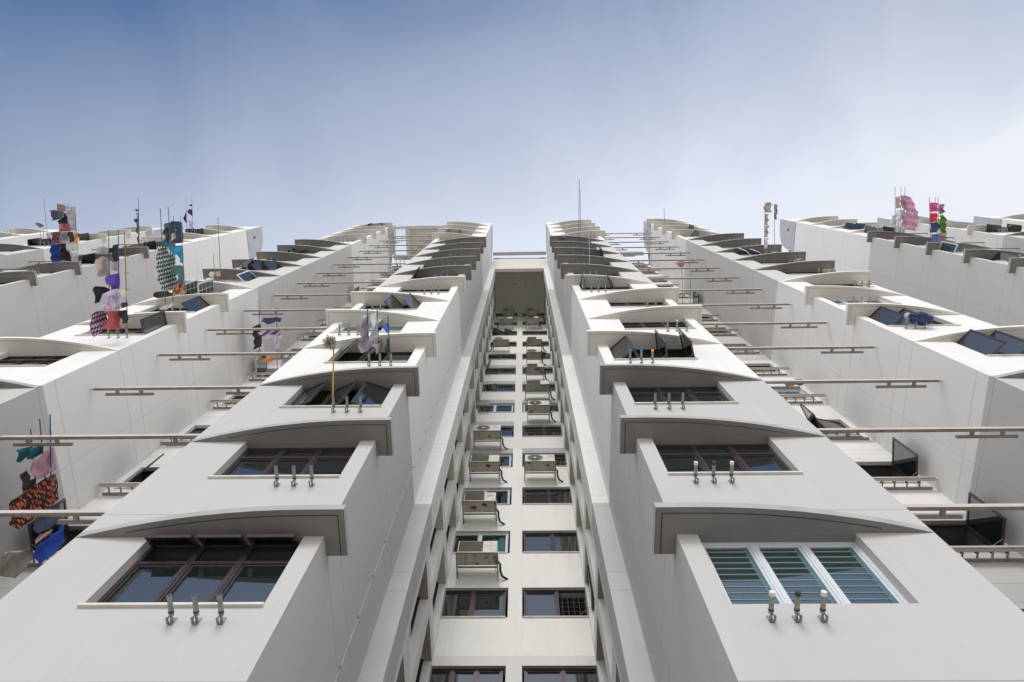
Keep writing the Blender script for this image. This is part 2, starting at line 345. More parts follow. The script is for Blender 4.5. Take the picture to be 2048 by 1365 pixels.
def canopy(nm, n, X, W, fl):
    dark = n in DARK or n < 1
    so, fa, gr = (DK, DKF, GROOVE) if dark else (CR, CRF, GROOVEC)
    U = (lambda u: X(W-u)) if fl else X
    def off(u): return 0.34*(1-(1-min(u, 2.7)/2.7)**2)
    us = [0.0, 0.15, 0.35, 0.6, 0.9, 1.2, 1.5, 1.8, 2.1, 2.4, 2.7]
    front = [(U(u), D1-off(u)) for u in us] + [(U(W+0.25), D1-0.34)]
    pts = front + [(U(W+0.25), D1+0.255), (U(W-0.012), D1+0.255), (U(W-0.012), D1+0.012), (U(0.0), D1+0.012)]
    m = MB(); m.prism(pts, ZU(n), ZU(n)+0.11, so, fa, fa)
    # drip groove: dark strip painting the shade of a shallow channel, set in from the edge
    g = 0.075; gw = 0.012
    ip = [(U(u), D1-off(u)+g) for u in us if off(u) > g+0.015] + [(U(W+0.25-g), D1-0.34+g), (U(W+0.25-g), D1+0.252)]
    z = ZU(n)-0.0025
    for (xa, ya), (xb_, yb) in zip(ip, ip[1:]):
        dx, dy = xb_-xa, yb-ya; l = math.hypot(dx, dy); nx, ny = -dy/l*gw/2, dx/l*gw/2
        m.box(0, l, -gw/2, gw/2, z, z+0.002, gr, Matrix.Translation((xa, ya, 0)) @ Matrix.Rotation(math.atan2(dy, dx), 4, 'Z'))
    c = (X(W/2), D1-0.1, ZU(n))
    reg('canopy', m, c, hide=not visible(nm, n))

VIS = {'L1': (1, 16), 'R1': (1, 16), 'L2': (3, 16), 'R2': (3, 16), 'L3': (7, 16), 'R3': (7, 16), 'L4': (11, 16), 'R4': (10, 16), 'L5': (17, 17), 'R5': (14, 16)}
def visible(nm, n): a, b = VIS[nm]; return a <= n <= b

def sash(xa, xb, z0, z1, y, hinge, ang, frame, glass, grid=0, thick=0.035, fw=0.045):
    """an opened casement: hinged on its left or right edge, or an awning hinged on top"""
    m = MB(); w_ = xb-xa; h_ = z1-z0
    m.box(0, w_, -thick, 0, 0, fw, frame); m.box(0, w_, -thick, 0, h_-fw, h_, frame)
    m.box(0, fw, -thick, 0, fw, h_-fw, frame); m.box(w_-fw, w_, -thick, 0, fw, h_-fw, frame)
    m.box(fw, w_-fw, -thick*0.65, -thick*0.35, fw, h_-fw, glass)
    if grid:
        for k in range(1, grid): m.box(fw, w_-fw, -thick*0.9, -thick*0.1, h_*k/grid-0.01, h_*k/grid+0.01, frame)
        m.box(w_/2-0.01, w_/2+0.01, -thick*0.92, -thick*0.08, fw, h_-fw, frame)
    if hinge == 'L': T = Matrix.Translation((xa, y, z0)) @ Matrix.Rotation(-ang, 4, 'Z')
    elif hinge == 'R': T = Matrix.Translation((xb, y, z0)) @ Matrix.Rotation(ang, 4, 'Z') @ Matrix.Translation((-w_, 0, 0))
    else: T = Matrix.Translation((xa, y, z1)) @ Matrix.Rotation(-ang, 4, 'X') @ Matrix.Translation((0, 0, -h_))
    m.v = [tuple(T @ Vector(v)) for v in m.v]
    if hinge in 'LR':   # friction stay
        m.tube([T @ Vector((w_*0.45 if hinge == 'L' else w_*0.55, -0.01, 0.0)), Vector(((xa+xb)/2, y, z0+0.01))], 0.006, STEEL, 5)
    return m

def window(x0, x1, z0, z1, y, cols=3, transom=0.3, frame=None, glass=None, opens=(), sill=True, grid=0, louvre=False, depth=0.05):
    """frame + glass + opened sashes; y = plane of the glass"""
    frame = frame or BROWN; glass = glass or GLASS
    if x0 > x1: x0, x1 = x1, x0
    f = MB(); fw = 0.045
    f.box(x0, x1, y-depth, y, z0, z0+fw, frame); f.box(x0, x1, y-depth, y, z1-fw, z1, frame)
    f.box(x0, x0+fw, y-depth, y, z0+fw, z1-fw, frame); f.box(x1-fw, x1, y-depth, y, z0+fw, z1-fw, frame)
    cw = (x1-x0-2*fw)/cols; op = {(o[0]): o for o in opens}
    zt = z1-fw-transom if transom else z1-fw
    if transom: f.box(x0+fw, x1-fw, y-depth, y-0.002, zt-0.025, zt+0.025, frame)
    for k in range(1, cols):
        xm = x0+fw+cw*k; f.box(xm-0.035, xm+0.035, y-depth-0.003, y-0.003, z0+fw, z1-fw, frame); f.box(xm-0.006, xm+0.006, y-depth-0.012, y-depth-0.003, z0+fw, z1-fw, frame)
    p = MB(); kids = []
    for k in range(cols):
        xa, xb = x0+fw+cw*k+(0.035 if k else 0), x0+fw+cw*(k+1)-(0.035 if k < cols-1 else 0)
        cells = [('lo', z0+fw, zt-(0.025 if transom else 0))] + ([('hi', zt+0.025, z1-fw)] if transom else [])
        for nm_, za, zb in cells:
            o = op.get(k)
            if o and (('top' in o) == (nm_ == 'hi')):
                kids.append(('sash', sash(xa, xb, za, zb, y-depth*0.7, o[1], math.radians(o[2]), o[3] if len(o) > 3 and not isinstance(o[3], str) else frame, glass if glass != CLEAR else GLASS, grid)))
                continue
            sf = 0.028
            f.box(xa, xb, y-depth*0.7, y-0.006, za, za+sf, frame); f.box(xa, xb, y-depth*0.7, y-0.006, zb-sf, zb, frame)
            f.box(xa, xa+sf, y-depth*0.7, y-0.006, za+sf, zb-sf, frame); f.box(xb-sf, xb, y-depth*0.7, y-0.006, za+sf, zb-sf, frame)
            tl = random.uniform(-0.004, 0.004)
            p.poly([(xa+sf, y-0.018, za+sf), (xb-sf, y-0.018+tl, za+sf), (xb-sf, y-0.018+tl, zb-sf), (xa+sf, y-0.018, zb-sf)], glass)
            if grid:
                for q in range(1, grid): f.box(xa+sf, xb-sf, y-0.03, y-0.019, za+(zb-za)*q/grid-0.008, za+(zb-za)*q/grid+0.008, frame)
            if louvre:
                for q in range(1, 11):
                    zz = za+(zb-za)*q/11; kk = MB()
                    p.box(xa+sf+0.004, xb-sf-0.03, y-0.027, y-0.0185, zz-0.0018, zz+0.0018, LOUV)
                p.box(xb-sf-0.055, xb-sf, y-0.024, y-0.0185, za+sf, zb-sf, LOUV2)
    kids.insert(0, ('pane', p))
    if sill:
        sl = MB(); sl.box(x0-0.02, x1+0.01, D_SILL[0], y-depth, z0-0.02, z0+0.012, SILL); kids.append(('sill', sl))
    return f, kids
LOUV2 = mat('louvre_rail_cyan', (0.09, 0.16, 0.17), 0.10)
D_SILL = [0]

OPEN = {  # tower, floor -> opened sashes (panel, hinge, degrees, extra)
    ('L1', 1): [(0, 'T', 58, 'x', 'top'), (1, 'T', 58, 'x', 'top'), (2, 'T', 58, 'x', 'top')],
    ('L1', 3): [(0, 'L', 24), (1, 'L', 24), (2, 'R', 20)],
    ('L1', 4): [(0, 'L', 40), (1, 'L', 40)],
    ('L1', 5): [(1, 'L', 25)],
    ('L1', 6): [(1, 'R', 48), (2, 'R', 48)],
    ('L1', 8): [(0, 'L', 62)],
    ('L1', 14): [(0, 'L', 60), (1, 'R', 62)],
    ('R1', 4): [(0, 'L', 42), (1, 'R', 82), (2, 'R', 76)],
    ('R1', 7): [(0, 'L', 80), (1, 'R', 70)],
    ('R1', 10): [(2, 'R', 75)],
    ('R1', 12): [(0, 'L', 60)],
    ('L2', 5): [(2, 'R', 88)],
    ('L2', 6): [(2, 'R', 48)],
    ('L2', 7): [(1, 'L', 86), (2, 'L', 86)],
    ('L2', 8): [(2, 'R', 45)],
    ('L2', 9): [(0, 'R', 70), (1, 'R', 50), (2, 'R', 50)],
    ('L2', 11): [(0, 'L', 35), (1, 'L', 30)],
    ('L2', 16): [(1, 'L', 70), (2, 'R', 60)],
    ('R2', 4): [(0, 'L', 50), (1, 'L', 50)],
    ('R2', 5): [(0, 'L', 48), (1, 'L', 40)],
    ('R2', 10): [(0, 'R', 40, WHITE), (1, 'R', 35, WHITE)],
    ('R2', 13): [(1, 'L', 55)],
    ('R2', 14): [(2, 'L', 88)],
    ('L3', 10): [(2, 'L', 80)], ('L3', 11): [(1, 'L', 86)], ('L3', 12): [(2, 'L', 86)],
    ('L3', 15): [(0, 'L', 88), (1, 'L', 84)],
    ('L4', 13): [(0, 'L', 80), (1, 'L', 84)], ('L4', 14): [(1, 'L', 88), (2, 'L', 88)],
    ('R3', 9): [(1, 'L', 45)], ('R3', 10): [(0, 'L', 75, WHITE)], ('R3', 13): [(0, 'L', 86), (1, 'R', 82)], ('R3', 14): [(0, 'L', 65), (1, 'L', 65)],
    ('R4', 13): [(0, 'R', 86), (2, 'R', 86)],
}
STYLE = {('R1', 1): dict(frame=WHITE, glass=GLASSB, transom=0, louvre=True, sill=False), ('L1', 5): dict(frame=WHITE, glass=GLASSG, transom=0),
         ('L2', 7): dict(frame=WHITE, glass=GLASSB, grid=4, transom=0), ('L2', 8): dict(frame=WHITE, transom=0), ('R2', 6): dict(frame=WHITE, transom=0),
         ('R3', 10): dict(frame=WHITE, glass=GLASSB, transom=0), ('L1', 2): dict(), ('R1', 2): dict(), ('R1', 3): dict(), ('L1', 1): dict()}
def tower_window(nm, n, X, a, b, zs, zt, y, s, fl, W):
    st = dict(STYLE.get((nm, n), dict(transom=0.30 if (n % 3 or n < 4) else 0.3)))
    op = OPEN.get((nm, n), [])
    if any(o[1] in 'LR' for o in op): st['transom'] = 0
    D_SILL[0] = D1-0.035
    f, kids = window(X(a), X(b), zs, zt, y, 3, opens=op, **st)
    reg('window', f, (X((a+b)/2), D1, (zs+zt)/2), kids, hide=not visible(nm, n))

CAPS = {('R1', 1): [CAPW, CAPD, CAPW], ('R1', 2): [CAPW, CAPD, CAPW], ('R1', 4): [CAPY, CAPB, CAPB], ('R1', 7): [None, CAPB, CAPB], ('L1', 8): [CAPN]*3,
        ('L2', 9): [CAPR, CAPY, CAPR], ('R1', 5): [None, CAPW, CAPW], ('R3', 9): [CAPY, None, None], ('R2', 13): [CAPY, None, None]}
def HX(W, k): return W-(1.0, 0.765, 0.53)[k]
def holders(nm, n, X, W, fl, s):
    for k in range(3):
        u = HX(W, k); u = W-u if fl else u
        x = X(u); z = ZU(n)-1.50; m = MB()
        c = CAPS.get((nm, n), [None]*3)[k]
        m.tube([(x, D1-0.07, z), (x, D1-0.275, z+0.012)], 0.0235, STEEL, 12)
        m.tube([(x, D1-0.10, z), (x, D1-0.115, z+0.001)], 0.027, CAPD, 12)
        if c: m.tube([(x, D1-0.245, z+0.011), (x, D1-0.285, z+0.013)], 0.0265, c, 12)
        else: m.tube([(x, D1-0.272, z+0.012), (x, D1-0.277, z+0.0125)], 0.019, CAPD, 12)
        m.box(x-0.008, x+0.008, D1-0.09, D1, z-0.02, z+0.004, STEEL)           # arm to the wall
        m.box(x-0.022, x+0.022, D1-0.012, D1-0.001, z-0.05, z+0.045, STEEL)    # wall plate
        m.box(x-0.035*s, x-0.018*s, D1-0.075, D1-0.012, z-0.05, z-0.030, STEEL)
        m.tube([(x-0.026*s, D1-0.05, z-0.042), (x-0.006*s, D1-0.085, z-0.018)], 0.007, STEEL, 6)
        reg('pole_holder', m, (x, D1-0.1, z), hide=not visible(nm, n) or n > 13)

random.seed(4)
for t in TOWERS: tower(*t)

# ---------------------------------------------------------------- lightning conductor strip on the inner side of each near tower
for x, sg in ((-2.326, 1),):
    m = MB(); zz = [0.2 + 0.4*i for i in range(122)]
    m.tube([(x+0.008, 5.93+0.05*math.sin(i*0.37)*0.2+0.004*i*0.0, z) for i, z in enumerate(zz)], 0.004, CAPW, 6)
    for z in [1.0+0.95*i for i in range(50)]: m.box(x+0.001, x+0.018, 5.915, 5.945, z, z+0.035, STEEL)
    bpart(m, 'conductor_strip')

# ---------------------------------------------------------------- gaps: back wall, long beams, racks
GAPS = [('GL1', -9.64, -5.226, -1), ('GR1', 4.604, 9.03, 1), ('GL2', -27.1, -22.7, -1), ('GR2', 22.1, 26.4, 1), ('GL3', -44.0, -37.1, -1), ('GR3', 36.4, 43, 1)]
GAPST = {('GL1', 4): [(0, 'L', 38), (1, 'L', 30)], ('GL1', 3): [(0, 'L', 85)], ('GL1', 7): [(0, 'L', 88), (1, 'L', 80)], ('GR1', 3): [(1, 'R', 86)], ('GR1', 2): [(1, 'R', 88)], ('GR1', 4): [(1, 'R', 84)], ('GR1', 5): [(0, 'R', 60), (1, 'R', 12)], ('GR1', 11): [(1, 'R', 88)], ('GL1', 2): [(0, 'L', 85)], ('GL1', 12): [(0, 'L', 80)], ('GR1', 1): [(1, 'R', 60)]}
for g, xa, xb, sd in GAPS:
    wl = MB()
    # window opening next to the far tower
    wa, wb = (xa+0.18, xa+1.85) if sd < 0 else (xb-1.85, xb-0.18)
    wt = WALLTOP - 0.3
    for n in range(-1, 17):
        zb = ZU(n-1) if n > -1 else 0; zt = ZU(n)-0.14; zs = ZU(n)-1.27; top = ZU(n) if n < 16 else wt
        for (u0, u1, z0, z1) in ((xa, wa, zb, top), (wb, xb, zb, top), (wa, wb, zb, zs), (wa, wb, zt, top)):
            wl.poly([(u0, DG, z0), (u1, DG, z0), (u1, DG, z1), (u0, DG, z1)], PL)
        dr = 0.14
        for u in (wa, wb): wl.poly([(u, DG, zs), (u, DG+dr, zs), (u, DG+dr, zt), (u, DG, zt)], PL)
        for z in (zs, zt): wl.poly([(wa, DG, z), (wb, DG, z), (wb, DG+dr, z), (wa, DG+dr, z)], SOFTD if z == zt and n < 4 else PL)
        y0, y1 = DG+dr, DG+1.3
        wl.poly([(wa, y1, zs), (wb, y1, zs), (wb, y1, zt), (wa, y1, zt)], ROOM)
        for z in (zs, zt): wl.poly([(wa, y0, z), (wb, y0, z), (wb, y1, z), (wa, y1, z)], ROOM)
        for u in (wa, wb): wl.poly([(u, y0, zs), (u, y1, zs), (u, y1, zt), (u, y0, zt)], ROOM)
        if g in ('GL1', 'GR1') or n >= 11:
            D_SILL[0] = DG-0.03
            white = (g, n) in (('GR1', 6), ('GL1', 7), ('GR1', 12))
            f, kids = window(wa, wb, zs, zt, DG+dr, 2, transom=0 if (g, n) in GAPST else 0.3, frame=WHITE if white else BROWN, glass=GLASSB if white else GLASS, opens=GAPST.get((g, n), []))
            reg('window', f, ((wa+wb)/2, DG, (zs+zt)/2), kids, hide=(g not in ('GL1', 'GR1')) or n > 12 or n < 1)
        # rack rail near the wall: rail, slots for poles, end mounts
        zr = ZU(n)-1.60
        ra, rb = (xa, xa+1.95) if sd < 0 else (xb-1.95, xb)
        if g in ('GL1', 'GR1') and n >= 1:
            m = MB(); m.box(ra+0.06, rb-0.06, DG-0.27, DG-0.20, zr, zr+0.085, BEAMT); m.box(ra+0.06, rb-0.06, DG-0.285, DG-0.272, zr-0.01, zr+0.02, BEAM)
            for e in (ra, rb-0.06): m.box(e, e+0.06, DG-0.26, DG-0.21, zr+0.01, zr+0.07, SILL)
            for q in range(6):
                xq = ra+0.22+q*0.27; m.box(xq, xq+0.03, DG-0.198, DG-0.02, zr+0.03, zr+0.05, BEAM); m.box(xq-0.02, xq+0.012, DG-0.198, DG-0.13, zr+0.0505, zr+0.075, CAPD)
            m.box(ra+0.1, rb-0.1, DG-0.06, DG-0.001, zr-0.02, zr+0.02, BEAM)
            reg('pole_rack', m, ((ra+rb)/2, DG-0.2, zr), hide=n > 11)
            # long beam with its two short bracket bars
            zb_ = ZU(n)-1.245; m = MB()
            y0 = 4.60
            m.box(xa+0.07, xb-0.07, y0, y0+0.006, zb_, zb_+0.085, BEAMT)  # thin front sheet carries the painted lit tone
            m.box(xa+0.07, xb-0.07, y0+0.0065, y0+0.06, zb_, zb_+0.082, BEAM)
            for e in (xa, xb-0.07): m.box(e, e+0.07, y0+0.01, y0+0.05, zb_+0.012, zb_+0.07, SILL)
            for ba, bb in ((xa+0.32, xa+1.39), (xb-1.39, xb-0.32)):
                m.box(ba, bb, y0+0.135, y0+0.185, zb_, zb_+0.055, BEAM)
                m.box(ba, bb, y0+0.132, y0+0.1345, zb_+0.02, zb_+0.055, BEAMT)  # same painted lit tone on the bracket bar front
                for q in (0.25, 0.75): xm = ba+(bb-ba)*q; m.box(xm-0.03, xm+0.03, y0+0.061, y0+0.131, zb_+0.004, zb_+0.05, BEAM)
            reg('laundry_beam', m, ((xa+xb)/2, y0, zb_))
        elif n >= 11:
            zb_ = ZU(n)-1.245; m = MB(); m.box(xa, xb, 4.60, 4.66, zb_, zb_+0.08, BEAM)
            ba, bb = (xa+0.32, xa+1.39); m.box(ba, bb, 4.735, 4.785, zb_, zb_+0.055, BEAM); m.box(ba+0.2, ba+0.26, 4.661, 4.734, zb_+.004, zb_+.05, BEAM)
            reg('laundry_beam', m, ((xa+xb)/2, 4.6, zb_))
    wl.poly([(xa, DG, wt), (xb, DG, wt), (xb, DG+0.25, wt), (xa, DG+0.25, wt)], PL)
    bpart(wl, 'gap_wall', fix=False)
    # high-level rear beam between the roof screens
    m = MB(); zc = 51.0+CAMZ
    if g == 'GL1':
        zc = 49.9+CAMZ; t = 0.25
        # roof frame slab with a rectangular opening and a recessed panel, front edge slightly bowed
        x0, h0, h1, x1 = xa, xa+0.13, xa+0.98, xb
        m.box(x0, x1, 6.2, 6.56, zc, zc+t, SILL); m.box(x0, h0, 4.3, 6.199, zc, zc+t, SILL); m.box(h1, h1+0.28, 4.3, 6.199, zc, zc+t, SILL)
        m.box(h1+0.281, x1-0.2, 4.3, 6.199, zc+0.1, zc+t, SOFT); m.box(x1-0.199, x1, 4.3, 6.199, zc, zc+t, SILL)
        fr = [(x0+(x1-x0)*k/10, 4.12-0.05*math.sin(math.pi*k/10)**2) for k in range(11)]
        m.prism(fr + [(x1, 4.299), (x0, 4.299)], zc, zc+t, SILL, SILL, SCREEN)
        bpart(m, 'roof_frame')
    else:
        m.box(xa, xb, 6.35, 6.62, zc, zc+0.5, SCREEN); bpart(m, 'roof_beam')

# ---------------------------------------------------------------- slots
def slot(xl, xr, full=True):
    """recess between two towers; xl, xr = facing side walls"""
    rib = 0.345
    for x, sg in ((xl, 1), (xr, -1)):
        m = MB(); x1 = x+sg*rib
        m.poly([(x, D2, 0), (x1, D2, 0), (x1, D2, 51.0+CAMZ), (x, D2, 51.0+CAMZ)], PL)
        m.poly([(x1, D2, 0), (x1, D2+0.55, 0), (x1, D2+0.55, 51.0+CAMZ), (x1, D2, 51.0+CAMZ)], PL)
        bpart(m, 'rib_wall', fix=False)
    cx = (xl+xr)/2
    if not full:
        m = MB(); m.poly([(xl, D3, 0), (xr, D3, 0), (xr, D3, 52), (xl, D3, 52)], PL); bpart(m, 'slot_wall', fix=False); 
        m = MB(); m.box(xl, xr, 6.27, 6.52, 51.2+CAMZ, 51.6+CAMZ, SCREEN); bpart(m, 'roof_beam'); return
    # side walls behind the rib, with shallow bays that open storey by storey
    for x, sg in ((xl, 1), (xr, -1)):
        m = MB(); xo = x+sg*0.235; xi = x+sg*0.03   # proud pier face and recessed bay
        zt = 49.5+CAMZ
        for (ya, yb) in ((D2+0.55, D2+0.78), (D2+2.05, D2+2.45), (D3-0.12, D3+0.3)):
            xx = x+sg*(rib-0.02) if ya < D2+0.9 else xo
            m.poly([(xx, ya, 0), (xx, yb, 0), (xx, yb, zt), (xx, ya, zt)], PLS)
            m.poly([(xx, ya, 0), (xi, ya, 0), (xi, ya, zt), (xx, ya, zt)], PLS); m.poly([(xx, yb, 0), (xi, yb, 0), (xi, yb, zt), (xx, yb, zt)], PLS)
        for (ya, yb) in ((D2+0.78, D2+2.05), (D2+2.45, D3-0.12)):
            for n in range(0, 18):
                z0 = ZU(n-1)+0.39 if n else 0; z1 = ZU(n)-0.12
                so = SOFTD if n <= 3 else SOFT
                zs = ZU(n)-1.27
                m.poly([(xo, ya, ZU(n)-0.12), (xo, yb, ZU(n)-0.12), (xo, yb, ZU(n)+0.39), (xo, ya, ZU(n)+0.39)], PLS)
                m.poly([(xi, ya, z0), (xi, yb, z0), (xi, yb, zs), (xi, ya, zs)], PLS)
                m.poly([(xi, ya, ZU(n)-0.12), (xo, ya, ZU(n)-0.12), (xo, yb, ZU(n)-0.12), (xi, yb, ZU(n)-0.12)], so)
                m.poly([(xi, ya, ZU(n)+0.39), (xo, ya, ZU(n)+0.39), (xo, yb, ZU(n)+0.39), (xi, yb, ZU(n)+0.39)], PLS)
                m.poly([(xi-sg*0.004, ya, zs-0.01), (xi-sg*0.004, yb, zs-0.01), (xi-sg*0.004, yb, z1+0.01), (xi-sg*0.004, ya, z1+0.01)], GLASS)
                m.poly([(xi-sg*0.3, ya, z0), (xi-sg*0.3, yb, z0), (xi-sg*0.3, yb, z1+0.2), (xi-sg*0.3, ya, z1+0.2)], ROOM)
                m.box(xi-0.03*sg, xi+0.03*sg, ya, yb, zs-0.03, zs, SILL); m.box(xi-0.002*sg, xi+0.03*sg, ya+0.002, ya+0.05, zs+0.001, z1-0.001, BROWN); m.box(xi-0.002*sg, xi+0.03*sg, yb-0.05, yb-0.002, zs+0.001, z1-0.001, BROWN)
        bpart(m, 'slot_side_wall', fix=False)
    # back wall: central pier, slab bands, panels, windows
    xA, xB = xl+0.02, xr-0.02; p0, p1 = -0.485, -0.135
    m = MB()
    m.box(p0, p1, D3, D3+0.3, 0, 49.4+CAMZ, PLS)
    for n in range(0, 17):
        zlo = ZU(n)-0.13; zhi = ZU(n)+0.33
        bandm = SLABBAND if 7 <= n <= 11 else PLS
        for a, b in ((xA, p0-0.001), (p1+0.001, xB)):
            m.box(a, b, D3+0.001, D3+0.3, zlo+0.002, zhi, bandm)
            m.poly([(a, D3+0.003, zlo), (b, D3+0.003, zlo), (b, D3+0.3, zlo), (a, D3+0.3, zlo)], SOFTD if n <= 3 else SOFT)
            m.box(a, b, D3+0.035, D3+0.3, zhi+0.001, ZU(n+1)-1.27, PLS)
            y1 = D3+1.5
            zs, z1 = ZU(n+1)-1.27, ZU(n+1)-0.13
            if n < 16:
                m.poly([(a, y1, zs), (b, y1, zs), (b, y1, z1), (a, y1, z1)], ROOM); m.poly([(a, D3+.3, z1), (b, D3+.3, z1), (b, y1, z1), (a, y1, z1)], ROOM); m.poly([(a, D3+.3, zs), (b, D3+.3, zs), (b, y1, zs), (a, y1, zs)], ROOM)
                for q in (a, b): m.poly([(q, D3+.3, zs), (q, y1, zs), (q, y1, z1), (q, D3+.3, z1)], ROOM)
    bpart(m, 'slot_back_wall', fix=False)
    SO = {(4, 'R'): [(1, 'R', 88)], (10, 'L'): [(0, 'L', 8)], (11, 'L'): [(0, 'L', 60)], (13, 'R'): [], (14, 'L'): [(0, 'R', 30), (1, 'R', 20)], (16, 'L'): [(1, 'R', 60)], (15, 'R'): [(1, 'R', 60)], (12, 'R'): [(1, 'R', 20)]}
    for n in range(1, 17):
        for sd, a, b in (('L', xA+0.10, p0-0.06), ('R', p1+0.045, xB-0.10)):
            D_SILL[0] = D3+0.0
            white = (n, sd) in ((5, 'L'), (6, 'L'), (9, 'L'), (7, 'L'), (9, 'R'))
            cols = 3 if (n == 3 and sd == 'L') else 2
            f, kids = window(a, b, ZU(n)-1.268, ZU(n)-0.132, D3+0.13, cols, transom=0.28 if (n, sd) in ((7, 'R'), (12, 'L'), (8, 'R')) else 0, frame=WHITE if white else BROWN, glass=CLEAR if (n, sd) in ((5, 'L'), (6, 'L')) else GLASS, opens=SO.get((n, sd), []))
            if (n, sd) == (5, 'L'):
                cu = MB(); x = b-0.62
                while x < b-0.08: cu.poly([(x, D3+0.22+0.02*math.sin(x*90), ZU(n)-1.24), (x+0.02, D3+0.22+0.02*math.sin((x+.02)*90), ZU(n)-1.24), (x+0.02, D3+0.22+0.02*math.sin((x+.02)*90), ZU(n)-0.16), (x, D3+0.22+0.02*math.sin(x*90), ZU(n)-0.16)], CURT); x += 0.02
                kids.append(('curtain', cu))
            if (n, sd) == (4, 'R'):
                gr = MB()
                for k in range(6): gr.box((a+b)/2+0.06, b-0.06, D3+0.20, D3+0.212, ZU(n)-1.2+k*0.18, ZU(n)-1.19+k*0.18, BROWN)
                for k in range(5): gr.box((a+b)/2+0.12+k*0.14, (a+b)/2+0.132+k*0.14, D3+0.186, D3+0.198, ZU(n)-1.25, ZU(n)-0.15, BROWN)
                kids.append(('security_grille', gr))
            if (n, sd) == (9, 'L'):
                bd = MB(); bd.box(a-0.02, a+0.62, D3-0.30, D3-0.27, ZU(n)-1.25, ZU(n)-0.55, BEAM); kids.append(('screen_board', bd))
            reg('window', f, ((a+b)/2, D3, ZU(n)-0.7), kids)
    # ceiling, drop beam and rear roof beam
    m = MB(); 
    m.poly([(xl, D2+0.2, 49.3+CAMZ), (xr, D2+0.2, 49.3+CAMZ), (xr, D3+0.3, 49.3+CAMZ), (xl, D3+0.3, 49.3+CAMZ)], CEIL)
    m.box(cx-0.38, cx-0.30, 8.35, 8.42, 49.25+CAMZ, 49.297+CAMZ, CAPD); m.box(cx-0.50, cx-0.46, 8.37, 8.41, 49.25+CAMZ, 49.297+CAMZ, CAPD); m.box(cx+0.36, cx+0.45, 8.33, 8.40, 49.25+CAMZ, 49.297+CAMZ, SOFTD)
    bpart(m, 'slot_ceiling', fix=False)
    m = MB(); m.box(xl+0.001, xr-0.001, D2-0.002, D2+0.22, 46.0+CAMZ, 51.5+CAMZ, SILL); m.box(xl+0.002, xl+0.5, D2-0.01, D2-0.003, 51.5+CAMZ-0.5, 51.62+CAMZ, SOFTD); m.box(xr-0.5, xr-0.002, D2-0.01, D2-0.003, 51.5+CAMZ-0.5, 51.62+CAMZ, SOFTD)
    bpart(m, 'drop_beam')
    m = MB(); m.box(xl, xr, 6.27, 6.50, 51.2+CAMZ, 51.75+CAMZ, SCREEN); bpart(m, 'roof_beam')
slot(-2.326, 1.704)
slot(-19.8, -12.53, False); slot(11.92, 19.2, False); slot(-34.2, -30.0, False); slot(29.3, 33.5, False)

# ---------------------------------------------------------------- make the registered parts
for kind, lst in REG.items():
    lst.sort(key=lambda t: -t[0])
    for sc, main, kids, opt in lst[:100]:
        c = main.v[0]
        o = bpart(main, kind)
        for kn, km in kids:
            if km.v: bpart(km, kn, parent=o); 
            # children were built in world space; parent carries BLD offset
    if len(lst) > 100:
        m = MB()
        for sc, main, kids, opt in lst[100:]:
            m.add(main)
            for kn, km in kids: m.add(km)
        o = bpart(m, kind); o['kind'] = 'stuff'
# children of parts: cancel the parent's own offset (part location + building location = world zero)
for o in C.objects:
    if o.parent and o.parent.parent == BLD: o.location = (0, 0, 0)

